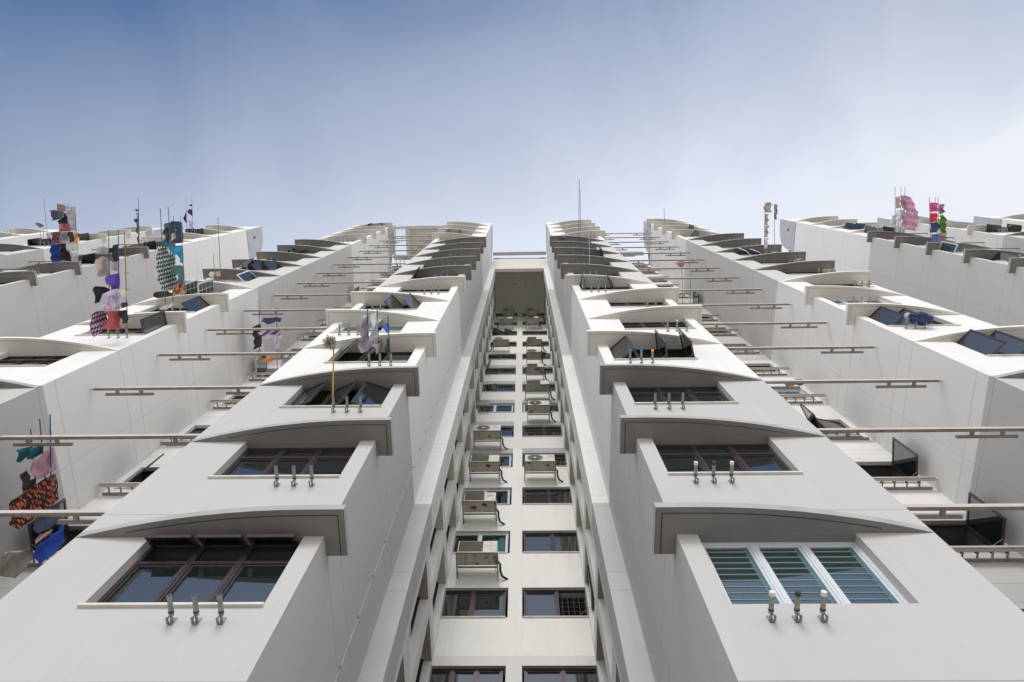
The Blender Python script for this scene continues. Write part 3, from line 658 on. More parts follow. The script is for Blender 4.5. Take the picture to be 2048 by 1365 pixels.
# ---------------------------------------------------------------- air conditioners
def ac(x0, x1, n, label, grille='rect', gm=None, rusty=True, deep=0.44, flip=False, hose=1, plain=False, lift=0.0, mark=None):
    z = ZU(n-1)+0.335+lift; yf = 9.725; hh = 0.56; yb = yf+0.39
    r = empty('air_conditioner', ((x0+x1)/2, D3, z)); tag(r, label, 'air conditioner', 'air conditioner units on wall brackets in the central recess')
    def P(m, name, parent=r, **k):
        o = m.build(name, **k); o.parent = parent; o.location = Vector(o.location) - (Vector(r.location) if parent == r else Vector((0, 0, 0))); return o
    a, b = x0+0.035, x1-0.035
    m = MB(); m.box(a, b, yf, yb, z+0.03, z+hh, CASE)
    for q in (0.18, 0.80): m.box(a+(b-a)*q, a+(b-a)*q+0.035, yf+0.02, yb-0.02, z+0.012, z+0.029, CASEU2)
    m.box(a+0.004, b-0.004, yf+0.004, yb-0.004, z+0.0275, z+0.0295, CASEU if rusty else CASEU2)
    m.box(b, b+0.03, yf+0.15, yb-0.03, z+0.08, z+0.3, CASE)
    if mark:
        for k in range(mark[1]): m.box(b-0.27, b-0.06, yf-0.003, yf-0.0005, z+0.30+k*0.07, z+0.33+k*0.07, mark[0])
        m.box(b-0.20, b-0.13, yf-0.003, yf-0.0005, z+0.46, z+0.49, PRG)
    P(m, 'casing', bevel=0.012)
    gx0, gx1 = (a+0.03, a+(b-a)*0.64)
    m = MB(); gmat = gm or GRILL
    if grille == 'rect':
        m.box(gx0, gx1, yf-0.012, yf-0.001, z+0.06, z+hh-0.03, gmat)
        for k in range(14): m.box(gx0, gx1, yf-0.018, yf-0.0125, z+0.075+k*0.033, z+0.083+k*0.033, gmat)
    else:
        cx, cz, R_ = (gx0+gx1)/2, z+hh/2+0.01, 0.245
        pts = [(cx+R_*math.cos(t*math.pi/16)*1.1, yf-0.002, cz+R_*math.sin(t*math.pi/16)) for t in range(32)]; m.poly(pts, gmat)
        for rr in (1.0, 0.82, 0.64, 0.46, 0.28):
            m.tube([(cx+R_*rr*1.1*math.cos(t*math.pi/12), yf-0.014, cz+R_*rr*math.sin(t*math.pi/12)) for t in range(25)], 0.005, GRILLK if rr < 1 else CASE, 5, cap=False)
        m.tube([(cx, yf-0.003, cz), (cx, yf-0.02, cz)], 0.05, STICK if gmat == CAPD else CASE, 12)
    P(m, 'fan_grille')
    m = MB()
    for yy in (yf-0.015, yb+0.01): m.box(x0, x1, yy, yy+0.035, z-0.035, z+0.0, ANGLE)
    for xx in (x0, x1-0.035):
        m.box(xx, xx+0.035, yf+0.021, D3+0.02, z-0.034, z-0.001, ANGLE)
        m.box(xx+0.003, xx+0.032, D3-0.03, D3+0.03, z-0.07, z+0.20, ANGLE)
    P(m, 'bracket')
    if hose:
        m = MB(); s = hose
        xx = x1-0.02 if s > 0 else x0+0.02
        pts = [(xx, yb-0.06, z+0.12), (xx+s*0.07, yb-0.02, z+0.03), (xx+s*0.07, yb+0.1, z-0.06), (xx+s*0.12, D3-0.10, z-0.12), (xx+s*0.22, D3-0.03, z-0.11), (xx+s*0.27, D3+0.03, z-0.08)]
        sm = []
        for i in range(len(pts)-1):
            for q in range(4):
                t = q/4; sm.append(tuple(pts[i][k]*(1-t)+pts[i+1][k]*t for k in range(3)))
        sm.append(pts[-1]); m.tube(sm, 0.030, BLK, 8)
        m.tube([(xx-s*0.05, yb-0.05, z+0.02), (xx-s*0.05, yb+0.12, z-0.03), (xx+s*0.02, D3-0.02, z-0.10), (xx+s*0.02, D3-0.015, z-0.42)], 0.011, CASE, 6); P(m, 'refrigerant_pipe', smooth=True)

g = 'air conditioner'
ac(-1.86, -0.755, 5, 'lowest left air conditioner, brown square grille, rusty underside, before a teal curtained window', mark=(PINKP, 1))
ac(-1.935, -0.90, 6, 'left air conditioner with two red lines of print beside its brown grille', mark=(RED, 2))
ac(-1.94, -0.89, 7, 'left air conditioner with an olive green square grille, second above the teal curtain window', gm=GRILLG)
ac(-2.0, -0.93, 8, 'left air conditioner with a round grey fan, below the screen board', grille='round', gm=GRILLK, rusty=True, mark=(PRG, 1))
ac(-1.86, -0.90, 13, 'left air conditioner seen alone between windows, cream with rust at one end', grille='round', gm=GRILL, hose=-1)
ac(-1.72, -0.76, 15, 'left air conditioner, second from the top, grey green underside', rusty=False, grille='round', gm=GRILLK, hose=-1)
ac(-1.50, -0.72, 16, 'topmost left air conditioner, next to an opened sash', rusty=False, grille='round', gm=GRILL, hose=0)
ac(-0.065, 1.02, 7, 'lowest right air conditioner, round grey fan with a pink label', grille='round', gm=GRILLK, mark=(PINKP, 3))
ac(0.08, 1.05, 9, 'right air conditioner with a dark round fan and white hub', grille='round', gm=CAPD, mark=(PRG, 1))
ac(-0.01, 1.13, 10, 'right air conditioner with a wide plain dark grey underside', gm=GRILLK, rusty=False)
ac(0.05, 0.97, 11, 'right air conditioner with a reddish brown grille, above the wide dark one', gm=GRILL, rusty=True)
ac(0.09, 0.90, 12, 'right air conditioner with a small round dark fan, under a dark opened sash', grille='round', gm=CAPD, rusty=False)
ac(0.10, 1.02, 13, 'right air conditioner with rows of small slots in its underside', gm=GRILLK)
ac(0.08, 0.98, 15, 'right air conditioner, second from the top', rusty=True, gm=GRILL)
ac(0.10, 0.98, 16, 'topmost right air conditioner, under the slot ceiling', rusty=True, grille='round', gm=GRILL, hose=0)


# ---------------------------------------------------------------- laundry: cloth materials
def cmat(k):
    plain = dict(lavender=(0.50,0.44,0.50), whitec=(0.72,0.74,0.78), pinkw=(0.66,0.52,0.50), pinkw2=(0.66,0.38,0.42), bluec=(0.03,0.10,0.52), black=(0.018,0.018,0.025), greyc=(0.38,0.38,0.42), purplec=(0.12,0.05,0.38),
      lavw=(0.60,0.58,0.66), cream=(0.62,0.58,0.50), salmon=(0.58,0.11,0.12), navyc=(0.025,0.05,0.13), slate=(0.10,0.11,0.14), turq=(0.02,0.28,0.50), teald=(0.08,0.17,0.17), olive=(0.06,0.055,0.035), beige=(0.48,0.40,0.30),
      greysheet=(0.44,0.42,0.43), orange=(0.85,0.23,0.01), tealc=(0.02,0.15,0.20), darkgrey=(0.10,0.10,0.12), brownc=(0.17,0.13,0.10), lilac=(0.45,0.40,0.62), pinkbe=(0.50,0.35,0.34), lilacg=(0.33,0.31,0.38),
      pinksheet=(0.62,0.33,0.44), magenta=(0.62,0.07,0.30), redc=(0.70,0.02,0.05), bluej=(0.06,0.15,0.38), beigebr=(0.38,0.30,0.25), green=(0.16,0.42,0.03), pinkshirt=(0.46,0.26,0.34), brownd=(0.07,0.055,0.045), brownd2=(0.055,0.03,0.035),
      navyg=(0.06,0.08,0.15), blued=(0.01,0.07,0.42), beigeg=(0.27,0.25,0.21), whitelav=(0.60,0.58,0.70))
    if 'cloth_'+k in MATS: return MATS['cloth_'+k]
    if k in plain: return mat('cloth_'+k, plain[k], 0.85, noise_amt=0.35, noise_scale=5, bump=0.4, bump_scale=60)
    m = bpy.data.materials.new('cloth_'+k); m.use_nodes = True; t = m.node_tree; b = t.nodes['Principled BSDF']; b.inputs['Roughness'].default_value = 0.85; MATS['cloth_'+k] = m
    co = t.nodes.new('ShaderNodeTexCoord'); mp = t.nodes.new('ShaderNodeMapping'); t.links.new(co.outputs['Object'], mp.inputs[0])
    def ramp(src, cols, const=True):
        r = t.nodes.new('ShaderNodeValToRGB'); r.color_ramp.interpolation = 'CONSTANT' if const else 'LINEAR'; t.links.new(src, r.inputs[0])
        e = r.color_ramp.elements
        e[0].position = cols[0][0]; e[0].color = (*cols[0][1], 1); e[1].position = cols[1][0]; e[1].color = (*cols[1][1], 1)
        for p, c in cols[2:]: q = e.new(p); q.color = (*c, 1)
        return r.outputs[0]
    if k in ('plaidk', 'plaidp', 'stripep', 'pinkst'):
        sc = dict(plaidk=13, plaidp=15, stripep=9, pinkst=14)[k]
        dk, lt = dict(plaidk=((0.025,0.03,0.035),(0.62,0.64,0.66)), plaidp=((0.09,0.02,0.06),(0.55,0.45,0.55)), stripep=((0.05,0.05,0.16),(0.50,0.34,0.36)), pinkst=((0.30,0.14,0.15),(0.62,0.45,0.43)))[k]
        ws = []
        for ax in ('Y', 'Z'):
            wv = t.nodes.new('ShaderNodeTexWave'); wv.bands_direction = ax; wv.inputs['Scale'].default_value = sc/6.283*1.15; wv.inputs['Distortion'].default_value = 0.4; t.links.new(mp.outputs[0], wv.inputs[0]); ws.append(wv.outputs['Fac'])
        mm = t.nodes.new('ShaderNodeMath'); mm.operation = 'ADD'; t.links.new(ws[0], mm.inputs[0]); t.links.new(ws[1], mm.inputs[1])
        src = ws[0] if k in ('stripep', 'pinkst') else None
        if src is None:
            h = t.nodes.new('ShaderNodeMath'); h.operation = 'MULTIPLY'; h.inputs[1].default_value = 0.5; t.links.new(mm.outputs[0], h.inputs[0]); src = h.outputs[0]
        mid = tuple((a+c)/2*0.6 for a, c in zip(dk, lt))
        t.links.new(ramp(src, [(0, dk), (0.45, mid), (0.62, lt)] if k[0:5] == 'plaid' else [(0, dk), (0.4, lt)]), b.inputs['Base Color'])
    elif k == 'patchw':
        mp.inputs['Rotation'].default_value = (0.35, 0, 0); mp.inputs['Scale'].default_value = (1, 9, 19)
        v = t.nodes.new('ShaderNodeTexVoronoi'); v.inputs['Scale'].default_value = 1.0; v.inputs['Randomness'].default_value = 0.45; t.links.new(mp.outputs[0], v.inputs['Vector'])
        sp = t.nodes.new('ShaderNodeSeparateColor'); t.links.new(v.outputs['Color'], sp.inputs[0])
        r1 = ramp(sp.outputs[0], [(0, (0.42,0.07,0.05)), (0.38, (0.40,0.15,0.04)), (0.66, (0.46,0.27,0.06)), (0.80, (0.36,0.05,0.07))])
        r2 = ramp(v.outputs['Distance'], [(0, (1,1,1)), (0.42, (0.04,0.03,0.03))])
        mm = t.nodes.new('ShaderNodeMix'); mm.data_type = 'RGBA'; mm.blend_type = 'MULTIPLY'; mm.inputs['Factor'].default_value = 1; t.links.new(r1, mm.inputs['A']); t.links.new(r2, mm.inputs['B']); t.links.new(mm.outputs['Result'], b.inputs['Base Color'])
    else:
        P = dict(tiedye=[(0,(0.20,0.25,0.42)),(0.42,(0.50,0.52,0.66)),(0.52,(0.66,0.60,0.70)),(0.60,(0.55,0.25,0.45)),(0.68,(0.48,0.30,0.30))], redfl=[(0,(0.42,0.05,0.09)),(0.50,(0.60,0.45,0.45)),(0.58,(0.40,0.04,0.08))], redfl2=[(0,(0.24,0.03,0.07)),(0.54,(0.45,0.33,0.36)),(0.60,(0.25,0.03,0.08))],
          greyk=[(0,(0.03,0.03,0.04)),(0.46,(0.25,0.25,0.27)),(0.58,(0.5,0.5,0.5))], mottle=[(0,(0.10,0.11,0.10)),(0.45,(0.42,0.41,0.34)),(0.58,(0.55,0.53,0.46))], multi=[(0,(0.02,0.03,0.04)),(0.42,(0.12,0.28,0.12)),(0.52,(0.60,0.03,0.22)),(0.62,(0.08,0.03,0.10))], orangek=[(0,(0.03,0.02,0.05)),(0.48,(0.75,0.28,0.02)),(0.58,(0.05,0.03,0.08)),(0.68,(0.10,0.35,0.45))])[k]
        nz = t.nodes.new('ShaderNodeTexNoise'); nz.inputs['Scale'].default_value = dict(tiedye=4, multi=6, orangek=7).get(k, 11); nz.inputs['Detail'].default_value = 3; nz.inputs['Distortion'].default_value = 1.0; t.links.new(mp.outputs[0], nz.inputs['Vector'])
        t.links.new(ramp(nz.outputs['Fac'], P, k in ('multi', 'orangek', 'redfl', 'redfl2')), b.inputs['Base Color'])
    return m
def cloth(name, label, mk, x, pts, zp, amp=0.032):
    """a garment hanging from a pole that runs along Y at height zp; pts = its outline (y, z)"""
    bm = bmesh.new(); vs = [bm.verts.new((x, y, z)) for y, z in pts]; bm.faces.new(vs)
    bmesh.ops.triangulate(bm, faces=bm.faces)
    for it in range(6):
        e = [e for e in bm.edges if e.calc_length() > 0.045]
        if not e: break
        bmesh.ops.subdivide_edges(bm, edges=e, cuts=1, use_grid_fill=False); bmesh.ops.triangulate(bm, faces=bm.faces)
    s = random.uniform(0, 50); fk = random.uniform(14, 26)
    for v in bm.verts:
        drop = min(1.0, max(0.0, zp - v.co.z)/0.35)
        f = 0.8*math.sin(v.co.y*fk + s + 1.2*noise.noise(Vector((s, v.co.y*2, v.co.z*1.5)))) + 1.1*noise.noise(Vector((s, v.co.y*3.2, v.co.z*1.6))) + 0.25*noise.noise(Vector((s+9, v.co.y*12, v.co.z*6)))
        v.co.x += f*amp*(0.25+0.9*drop)
        v.co.y += noise.noise(Vector((s+3, v.co.y*5, v.co.z*5)))*0.012
        v.co.z += noise.noise(Vector((s+6, v.co.y*5, v.co.z*5)))*0.012
    for v in bm.verts: v.co -= Vector((x, pts[0][0], zp))
    me = bpy.data.meshes.new(name); bm.to_mesh(me); bm.free(); me.materials.append(cmat(mk))
    for p in me.polygons: p.use_smooth = True
    o = bpy.data.objects.new(name, me); C.objects.link(o); o.location = (x, pts[0][0], zp)
    sm = o.modifiers.new('thickness', 'SOLIDIFY'); sm.thickness = 0.004; sm.offset = 0
    tag(o, label, name.replace('_', ' '), 'laundry drying on the poles'); return o
def bundle(name, label, mk, x, y, z, sx, sy, sz):
    bm = bmesh.new(); bmesh.ops.create_icosphere(bm, subdivisions=4, radius=1.0); s = random.uniform(0, 50)
    for v in bm.verts:
        n_ = 1 + 0.42*noise.noise(v.co*1.6+Vector((s, 0, 0))) + 0.22*noise.noise(v.co*4.5+Vector((s, 3, 0)))
        v.co = Vector((v.co.x*sx*n_, v.co.y*sy*n_, v.co.z*sz*n_))
    me = bpy.data.meshes.new(name); bm.to_mesh(me); bm.free(); me.materials.append(cmat(mk))
    for p in me.polygons: p.use_smooth = True
    o = bpy.data.objects.new(name, me); C.objects.link(o); o.location = (x, y, z); tag(o, label, name.replace('_', ' ')); return o
PCOL = dict(yellow=(0.62,0.40,0.05), blue=(0.02,0.12,0.40), green=(0.02,0.20,0.13), bamboo=(0.30,0.20,0.10), gold=(0.55,0.33,0.04), purple=(0.16,0.12,0.24), dark=(0.07,0.07,0.09), grey=(0.3,0.3,0.33), navy=(0.03,0.09,0.26), white=(0.6,0.58,0.54), brown=(0.16,0.09,0.06), redp=(0.33,0.04,0.035))
def pole(label, col, r, x, y0, z0, x1, y1, z1, pegs=0):
    m = MB(); k = 8; pm = mat('pole_'+col, PCOL[col], 0.45, noise_scale=9, noise_amt=0.25); pts = []
    for i in range(k+1):
        t = i/k; pts.append((x+(x1-x)*t, y0+(y1-y0)*t, z0+(z1-z0)*t - 0.0*math.sin(math.pi*t)))
    m.tube(pts, r, pm, 8, r1=r*0.8)
    o = m.build('laundry_pole', smooth=False, origin=(x, y0, z0)); tag(o, label, 'pole', 'poles for drying laundry')
    if pegs:
        q = MB()
        for i in range(pegs):
            yy = y0+(y1-y0)*(0.12+0.80*i/pegs); xx = x+(x1-x)*(yy-y0)/(y1-y0)
            q.box(xx-0.05, xx+0.09, yy-0.012, yy+0.012, z0-0.008, z0+0.022, mat('peg_yellow', (0.65,0.42,0.05), 0.5)); 
        c = q.build('peg', parent=o); c.location = -Vector((x, y0, z0)); c['kind'] = 'stuff'
    return o
random.seed(11)

mr = empty('mop', (-3.345, 3.0, 12.630)); tag(mr, 'yellow handled mop with a frayed pale string head, pushed out of a window pole holder', 'mop')
m = MB(); m.tube([(-3.345, 3.96, 12.630), (-3.232, 2.805, 12.630)], 0.0135, mat('mop_yellow', (0.66,0.46,0.07), 0.45, noise_amt=0.2), 10); o = m.build('handle', parent=mr); o.location = -mr.location
m = MB()
for k in range(300):
    a = random.uniform(0, 6.283); e = random.uniform(-0.9, 0.95); L_ = random.uniform(0.05, 0.15); c = Vector((-3.272, 2.825, 12.600))
    d_ = Vector((math.cos(a)*0.7, math.sin(a)*0.8-0.15, e-0.45)).normalized()
    p1 = c+d_*L_*0.6; p2 = c+d_*L_+Vector((random.uniform(-.02,.02), random.uniform(-.02,.02), -0.05))
    m.tube([c+d_*0.01, p1, p2], 0.006, mat('mop_string', (0.62,0.58,0.52), 0.9, noise_amt=0.3, noise_scale=30), 4)
o = m.build('mop_head', parent=mr); o.location = -mr.location
pole('blue laundry pole holding a lavender towel, left of three above the mop pole window', 'blue', 0.013, -3.336, 3.967, 15.430, -3.285, 2.823, 15.430, 0)
pole('green laundry pole with a white cloth, between two other poles of the same window', 'green', 0.013, -3.111, 3.967, 15.430, -3.081, 2.762, 15.430, 0)
pole('green laundry pole with a blue cap cloth, right of three at one window', 'green', 0.013, -2.881, 3.967, 15.430, -2.864, 2.989, 15.430, 0)
pole('thin green laundry pole carrying a pale pink cloth on the left tower', 'green', 0.012, -10.618, 3.967, 18.230, -10.208, 1.350, 18.230, 0)
pole('blue laundry pole crowded with purple and salmon clothes on the left', 'blue', 0.013, -10.373, 3.967, 18.230, -9.970, 1.353, 18.230, 0)
pole('brown bamboo laundry pole with yellow pegs, right of the purple clothes', 'bamboo', 0.014, -10.153, 3.967, 18.230, -9.823, 1.392, 18.230, 5)
pole('green laundry pole in front of the checked blanket, left one of two', 'green', 0.013, -10.615, 3.967, 21.030, -10.343, 0.993, 21.030, 0)
pole('green laundry pole in front of the checked blanket, right one of two', 'green', 0.013, -10.376, 3.967, 21.030, -10.108, 0.951, 21.030, 0)
pole('bamboo laundry pole behind the jeans and checked blanket', 'bamboo', 0.012, -11.744, 3.967, 23.830, -11.425, 1.371, 23.830, 0)
pole('bamboo laundry pole with hanging jeans and a turquoise shirt', 'bamboo', 0.012, -11.402, 3.967, 23.830, -11.202, 1.387, 23.830, 0)
pole('short bamboo laundry pole above the white gridded open windows', 'bamboo', 0.012, -11.629, 3.967, 26.630, -11.574, 2.934, 26.630, 0)
pole('tall bare bamboo laundry pole above the white gridded open windows', 'bamboo', 0.014, -11.412, 3.967, 26.630, -11.236, 1.632, 26.630, 0)
pole('laundry pole of the biggest cluster, edge of a grey sheet', 'purple', 0.012, -20.453, 3.967, 32.230, -20.170, 1.420, 32.230, 0)
pole('laundry pole in the biggest cluster of clothes, topped with a black shirt', 'purple', 0.012, -20.801, 3.967, 32.230, -20.464, 1.293, 32.230, 0)
pole('laundry pole at the left of the biggest cluster of clothes', 'purple', 0.012, -21.149, 3.967, 32.230, -20.934, 1.273, 32.230, 0)
pole('lone laundry pole with a narrow column of small dark and teal clothes', 'dark', 0.013, -20.743, 3.967, 37.830, -20.374, 1.312, 37.830, 0)
pole('tall leaning purple laundry pole at the far left', 'purple', 0.013, -27.650, 3.967, 40.630, -27.417, 1.365, 40.630, 0)
pole('short laundry pole holding a small brown garment, right of two', 'green', 0.012, -27.900, 3.967, 40.630, -27.746, 2.932, 40.630, 0)
pole('short laundry pole holding a small brown garment, left of two', 'grey', 0.012, -28.098, 3.967, 40.630, -27.921, 2.950, 40.630, 0)
pole('left laundry pole of a pair with small black clothes against the sky', 'purple', 0.013, -22.217, 3.967, 46.230, -21.966, 1.569, 46.230, 0)
pole('right laundry pole of a pair with black clothes and a lilac towel against the sky', 'purple', 0.013, -21.812, 3.967, 46.230, -21.582, 1.575, 46.230, 0)
pole('very tall blue laundry pole rising above the roofline', 'navy', 0.013, 2.269, 3.967, 29.430, 2.259, 0.523, 29.430, 0)
pole('white laundry pole beside the tall blue one', 'white', 0.013, 2.723, 3.967, 29.430, 2.663, 2.431, 29.430, 0)
pole('thin grey laundry pole just right of the tall blue one', 'dark', 0.014, 3.512, 3.967, 43.430, 3.461, 1.434, 43.430, 0)
pole('short bare pole on the topmost storey right of centre', 'dark', 0.016, 9.779, 3.967, 49.030, 9.689, 2.888, 49.030, 0)
pole('bamboo laundry pole with a long column of pale squares', 'bamboo', 0.014, 10.836, 3.967, 32.230, 10.707, 1.688, 32.230, 0)
pole('golden laundry pole with two small grey cloths at its top', 'gold', 0.014, 11.310, 3.967, 32.230, 11.109, 1.754, 32.230, 0)
pole('left laundry pole of the trio with the big pink sheet', 'purple', 0.014, 21.125, 3.967, 40.630, 20.801, 1.421, 40.630, 0)
pole('middle laundry pole of the trio with the big pink sheet', 'purple', 0.014, 21.422, 3.967, 40.630, 21.134, 1.426, 40.630, 0)
pole('right laundry pole of the trio with the big pink sheet', 'purple', 0.014, 21.636, 3.967, 40.630, 21.348, 1.417, 40.630, 0)
pole('left laundry pole of the trio with red and magenta clothes', 'purple', 0.014, 19.866, 3.967, 35.030, 19.510, 1.730, 35.030, 0)
pole('middle laundry pole of the trio with red and magenta clothes', 'purple', 0.013, 20.206, 3.967, 35.030, 19.786, 1.717, 35.030, 0)
pole('right laundry pole of the trio with red and magenta clothes', 'purple', 0.013, 20.284, 3.967, 35.030, 19.926, 1.719, 35.030, 0)
pole('short brown pole with teal clothes, leftmost of three over a beam', 'brown', 0.014, -9.034, 6.860, 12.640, -9.034, 4.495, 13.000, 0)
pole('brown pole between two others over a beam at the left edge', 'brown', 0.014, -8.831, 6.860, 12.640, -8.831, 4.302, 13.000, 0)
pole('blue pole with a pink shirt and patterned cloth at the left edge', 'navy', 0.014, -8.840, 6.860, 12.640, -8.621, 4.218, 13.000, 0)
pole('long red pole with a dark brown towel in the left gap', 'redp', 0.013, -9.186, 6.860, 23.840, -9.073, 4.267, 24.200, 0)
pole('red pole with black and white shirts in the left gap', 'redp', 0.013, -8.582, 6.860, 23.840, -8.491, 4.522, 24.200, 0)
pole('thin bamboo pole standing left of a green one in the right gap', 'bamboo', 0.014, 7.956, 6.860, 35.040, 7.886, 4.598, 35.400, 0)
pole('thin green pole standing right of a bamboo one in the right gap', 'green', 0.014, 8.360, 6.860, 35.040, 8.281, 4.553, 35.400, 0)
pole('short brown pole, left of four in the upper left gap', 'brown', 0.02, -6.914, 6.860, 37.840, -6.914, 4.716, 38.200, 0)
pole('short brown pole, second of four in the upper left gap', 'brown', 0.02, -6.724, 6.860, 37.840, -6.724, 4.718, 38.200, 0)
pole('short brown pole, third of four in the upper left gap', 'brown', 0.02, -6.506, 6.860, 37.840, -6.506, 4.721, 38.200, 0)
cloth('towel', 'pale lavender towel hanging from the blue pole', 'lavender', -3.310, [(2.874, 14.846), (2.980, 15.587), (3.716, 15.387), (3.589, 14.664)], 15.430)
cloth('cloth', 'white cloth hanging from the green pole beside the lavender towel', 'whitec', -3.096, [(2.861, 14.954), (2.933, 15.533), (3.433, 15.466), (3.455, 15.489), (3.406, 15.107), (3.375, 14.767)], 15.430)
cloth('shorts', 'small pale pink shorts below the white cloth', 'pinkw', -3.096, [(3.464, 14.849), (3.582, 15.419), (3.768, 15.391), (3.762, 15.140), (3.649, 14.960), (3.584, 15.008)], 15.430)
cloth('cap', 'bright blue cap on the right green pole', 'bluec', -2.873, [(3.066, 14.906), (3.152, 15.449), (3.341, 15.470), (3.285, 15.047), (3.158, 14.907)], 15.430)
cloth('sock', 'black garment low on the right green pole', 'black', -2.873, [(3.385, 14.955), (3.493, 15.502), (3.774, 15.462), (3.744, 15.181), (3.641, 14.980)], 15.430)
cloth('socks', 'black socks high on the blue pole of the left tower', 'black', -10.171, [(1.724, 18.237), (1.730, 18.475), (1.892, 18.453), (2.142, 18.396), (2.120, 18.156), (1.981, 18.079), (1.896, 18.206)], 18.230)
cloth('shirt', 'grey shirt between black socks and a purple shirt', 'greyc', -10.171, [(2.124, 18.011), (2.159, 18.391), (2.358, 18.336), (2.364, 18.146), (2.233, 17.952)], 18.230)
cloth('shirt', 'purple shirt on the left tower', 'purplec', -10.171, [(2.457, 17.767), (2.421, 18.072), (2.433, 18.327), (2.694, 18.266), (2.810, 18.234), (2.791, 17.912), (2.671, 17.831), (2.599, 17.710)], 18.230)
cloth('cloth', 'pale lilac cloth near the top of the thin green pole', 'lavw', -10.413, [(1.742, 17.930), (1.725, 18.155), (1.820, 18.459), (1.938, 18.438), (1.933, 18.125), (1.879, 17.958)], 18.230)
cloth('shirt', 'large pale pink shirt blown round the thin green pole', 'pinkw', -10.413, [(2.025, 17.798), (1.979, 18.085), (2.071, 18.401), (2.323, 18.354), (2.496, 18.353), (2.469, 18.005), (2.434, 17.848), (2.240, 17.792)], 18.230)
cloth('trousers', 'black square garment left of the tie-dyed shirt', 'black', -10.413, [(2.706, 17.566), (2.656, 17.704), (2.722, 18.048), (2.819, 18.205), (2.919, 18.177), (2.878, 17.864), (3.063, 17.757), (3.054, 17.540)], 18.230)
cloth('shirt', 'tie-dyed pink and blue shirt on the left tower', 'tiedye', -10.171, [(2.808, 17.471), (2.855, 17.780), (2.781, 17.972), (2.844, 18.212), (3.161, 18.148), (3.301, 18.062), (3.277, 17.863), (3.178, 17.634), (3.252, 17.502), (3.184, 17.421), (3.018, 17.429)], 18.230)
cloth('cloth', 'cream cloth beside the tie-dyed shirt', 'cream', -9.988, [(2.787, 17.880), (2.805, 18.093), (2.864, 18.191), (3.091, 18.139), (3.023, 18.002), (2.943, 17.907)], 18.230)
cloth('sock', 'black sock on the bamboo pole beside the tie-dyed shirt', 'black', -9.988, [(3.155, 17.848), (3.122, 17.975), (3.151, 18.159), (3.214, 18.142), (3.243, 17.941), (3.234, 17.814)], 18.230)
cloth('shirt', 'black shirt between the salmon shirt and the bamboo pole', 'black', -9.988, [(3.300, 17.720), (3.292, 17.928), (3.339, 18.119), (3.532, 18.065), (3.665, 18.028), (3.627, 17.834), (3.465, 17.762)], 18.230)
cloth('shirt', 'salmon red shirt on the left tower', 'salmon', -10.171, [(3.275, 17.562), (3.282, 17.690), (3.333, 18.100), (3.495, 18.067), (3.794, 17.984), (3.709, 17.543), (3.640, 17.339), (3.541, 17.355), (3.526, 17.509)], 18.230)
cloth('skirt', 'purple and white checked skirt fanned out by the wind', 'plaidp', -10.413, [(3.271, 17.292), (3.247, 17.541), (3.278, 17.753), (3.352, 17.987), (3.597, 17.908), (3.618, 17.771), (3.736, 17.755), (3.805, 17.468), (3.837, 17.296), (3.733, 17.244), (3.633, 17.113), (3.529, 17.168), (3.391, 17.302)], 18.230)
cloth('cloth', 'cream cloth at the foot of the green poles', 'cream', -10.242, [(3.727, 20.021), (3.674, 20.297), (3.689, 20.853), (3.774, 20.829), (3.790, 20.611), (3.801, 20.375)], 21.030)
cloth('jeans', 'dark blue jeans curled against the sky', 'navyc', -11.302, [(1.509, 23.415), (1.567, 23.890), (1.612, 24.061), (1.960, 24.037), (2.271, 23.987), (2.255, 23.515), (2.141, 23.194), (2.044, 23.530), (1.833, 23.634), (1.690, 23.496), (1.610, 23.326)], 23.830)
cloth('shirt', 'grey and navy clothes left of the jeans', 'slate', -11.585, [(1.599, 23.508), (1.588, 23.816), (1.765, 24.171), (1.944, 24.149), (1.956, 23.802), (2.112, 23.802), (2.219, 23.551), (2.073, 23.418), (1.912, 23.343), (1.699, 23.394)], 23.830)
cloth('shirt', 'turquoise shirt under the jeans', 'turq', -11.302, [(2.338, 23.009), (2.296, 23.326), (2.351, 23.899), (2.666, 23.876), (2.955, 23.794), (2.856, 23.600), (2.597, 23.509), (2.586, 23.174)], 23.830)
cloth('sleeve_cloth', 'small turquoise cloth left of the turquoise shirt', 'turq', -11.585, [(2.124, 23.275), (2.129, 23.532), (2.281, 23.710), (2.363, 23.643), (2.235, 23.286)], 23.830)
cloth('shirt', 'dark teal checked shirt under the turquoise shirt', 'teald', -11.302, [(2.987, 22.956), (2.911, 23.197), (3.005, 23.761), (3.332, 23.744), (3.630, 23.660), (3.535, 23.317), (3.252, 23.235)], 23.830)
cloth('blanket', 'large black and white checked blanket', 'plaidk', -11.585, [(2.252, 22.861), (2.343, 23.385), (2.574, 23.539), (2.705, 23.861), (3.107, 23.794), (3.612, 23.790), (3.765, 23.609), (3.634, 22.724), (3.246, 22.665), (2.810, 22.663)], 23.830)
cloth('cloth', 'round orange and black patterned cloth', 'orangek', -11.302, [(3.537, 22.933), (3.502, 23.254), (3.567, 23.557), (3.738, 23.695), (3.931, 23.613), (3.842, 22.891)], 23.830)
cloth('towel', 'olive brown towel bulging below the checked blanket', 'olive', -11.585, [(3.637, 22.164), (3.634, 22.433), (3.703, 22.960), (3.838, 23.380), (3.949, 23.603), (3.918, 23.074), (3.856, 22.494), (3.752, 22.196)], 23.830)
cloth('cloth', 'white cloth bunched on the short bamboo pole', 'whitec', -11.602, [(3.654, 26.077), (3.588, 26.264), (3.650, 26.547), (3.798, 26.505), (3.798, 26.290), (3.733, 26.097)], 26.630)
cloth('cloth', 'beige cloth bunched at the foot of the tall bare pole', 'beige', -11.324, [(3.541, 25.998), (3.598, 26.436), (3.740, 26.484), (3.786, 26.405), (3.730, 26.116), (3.629, 26.016)], 26.630)
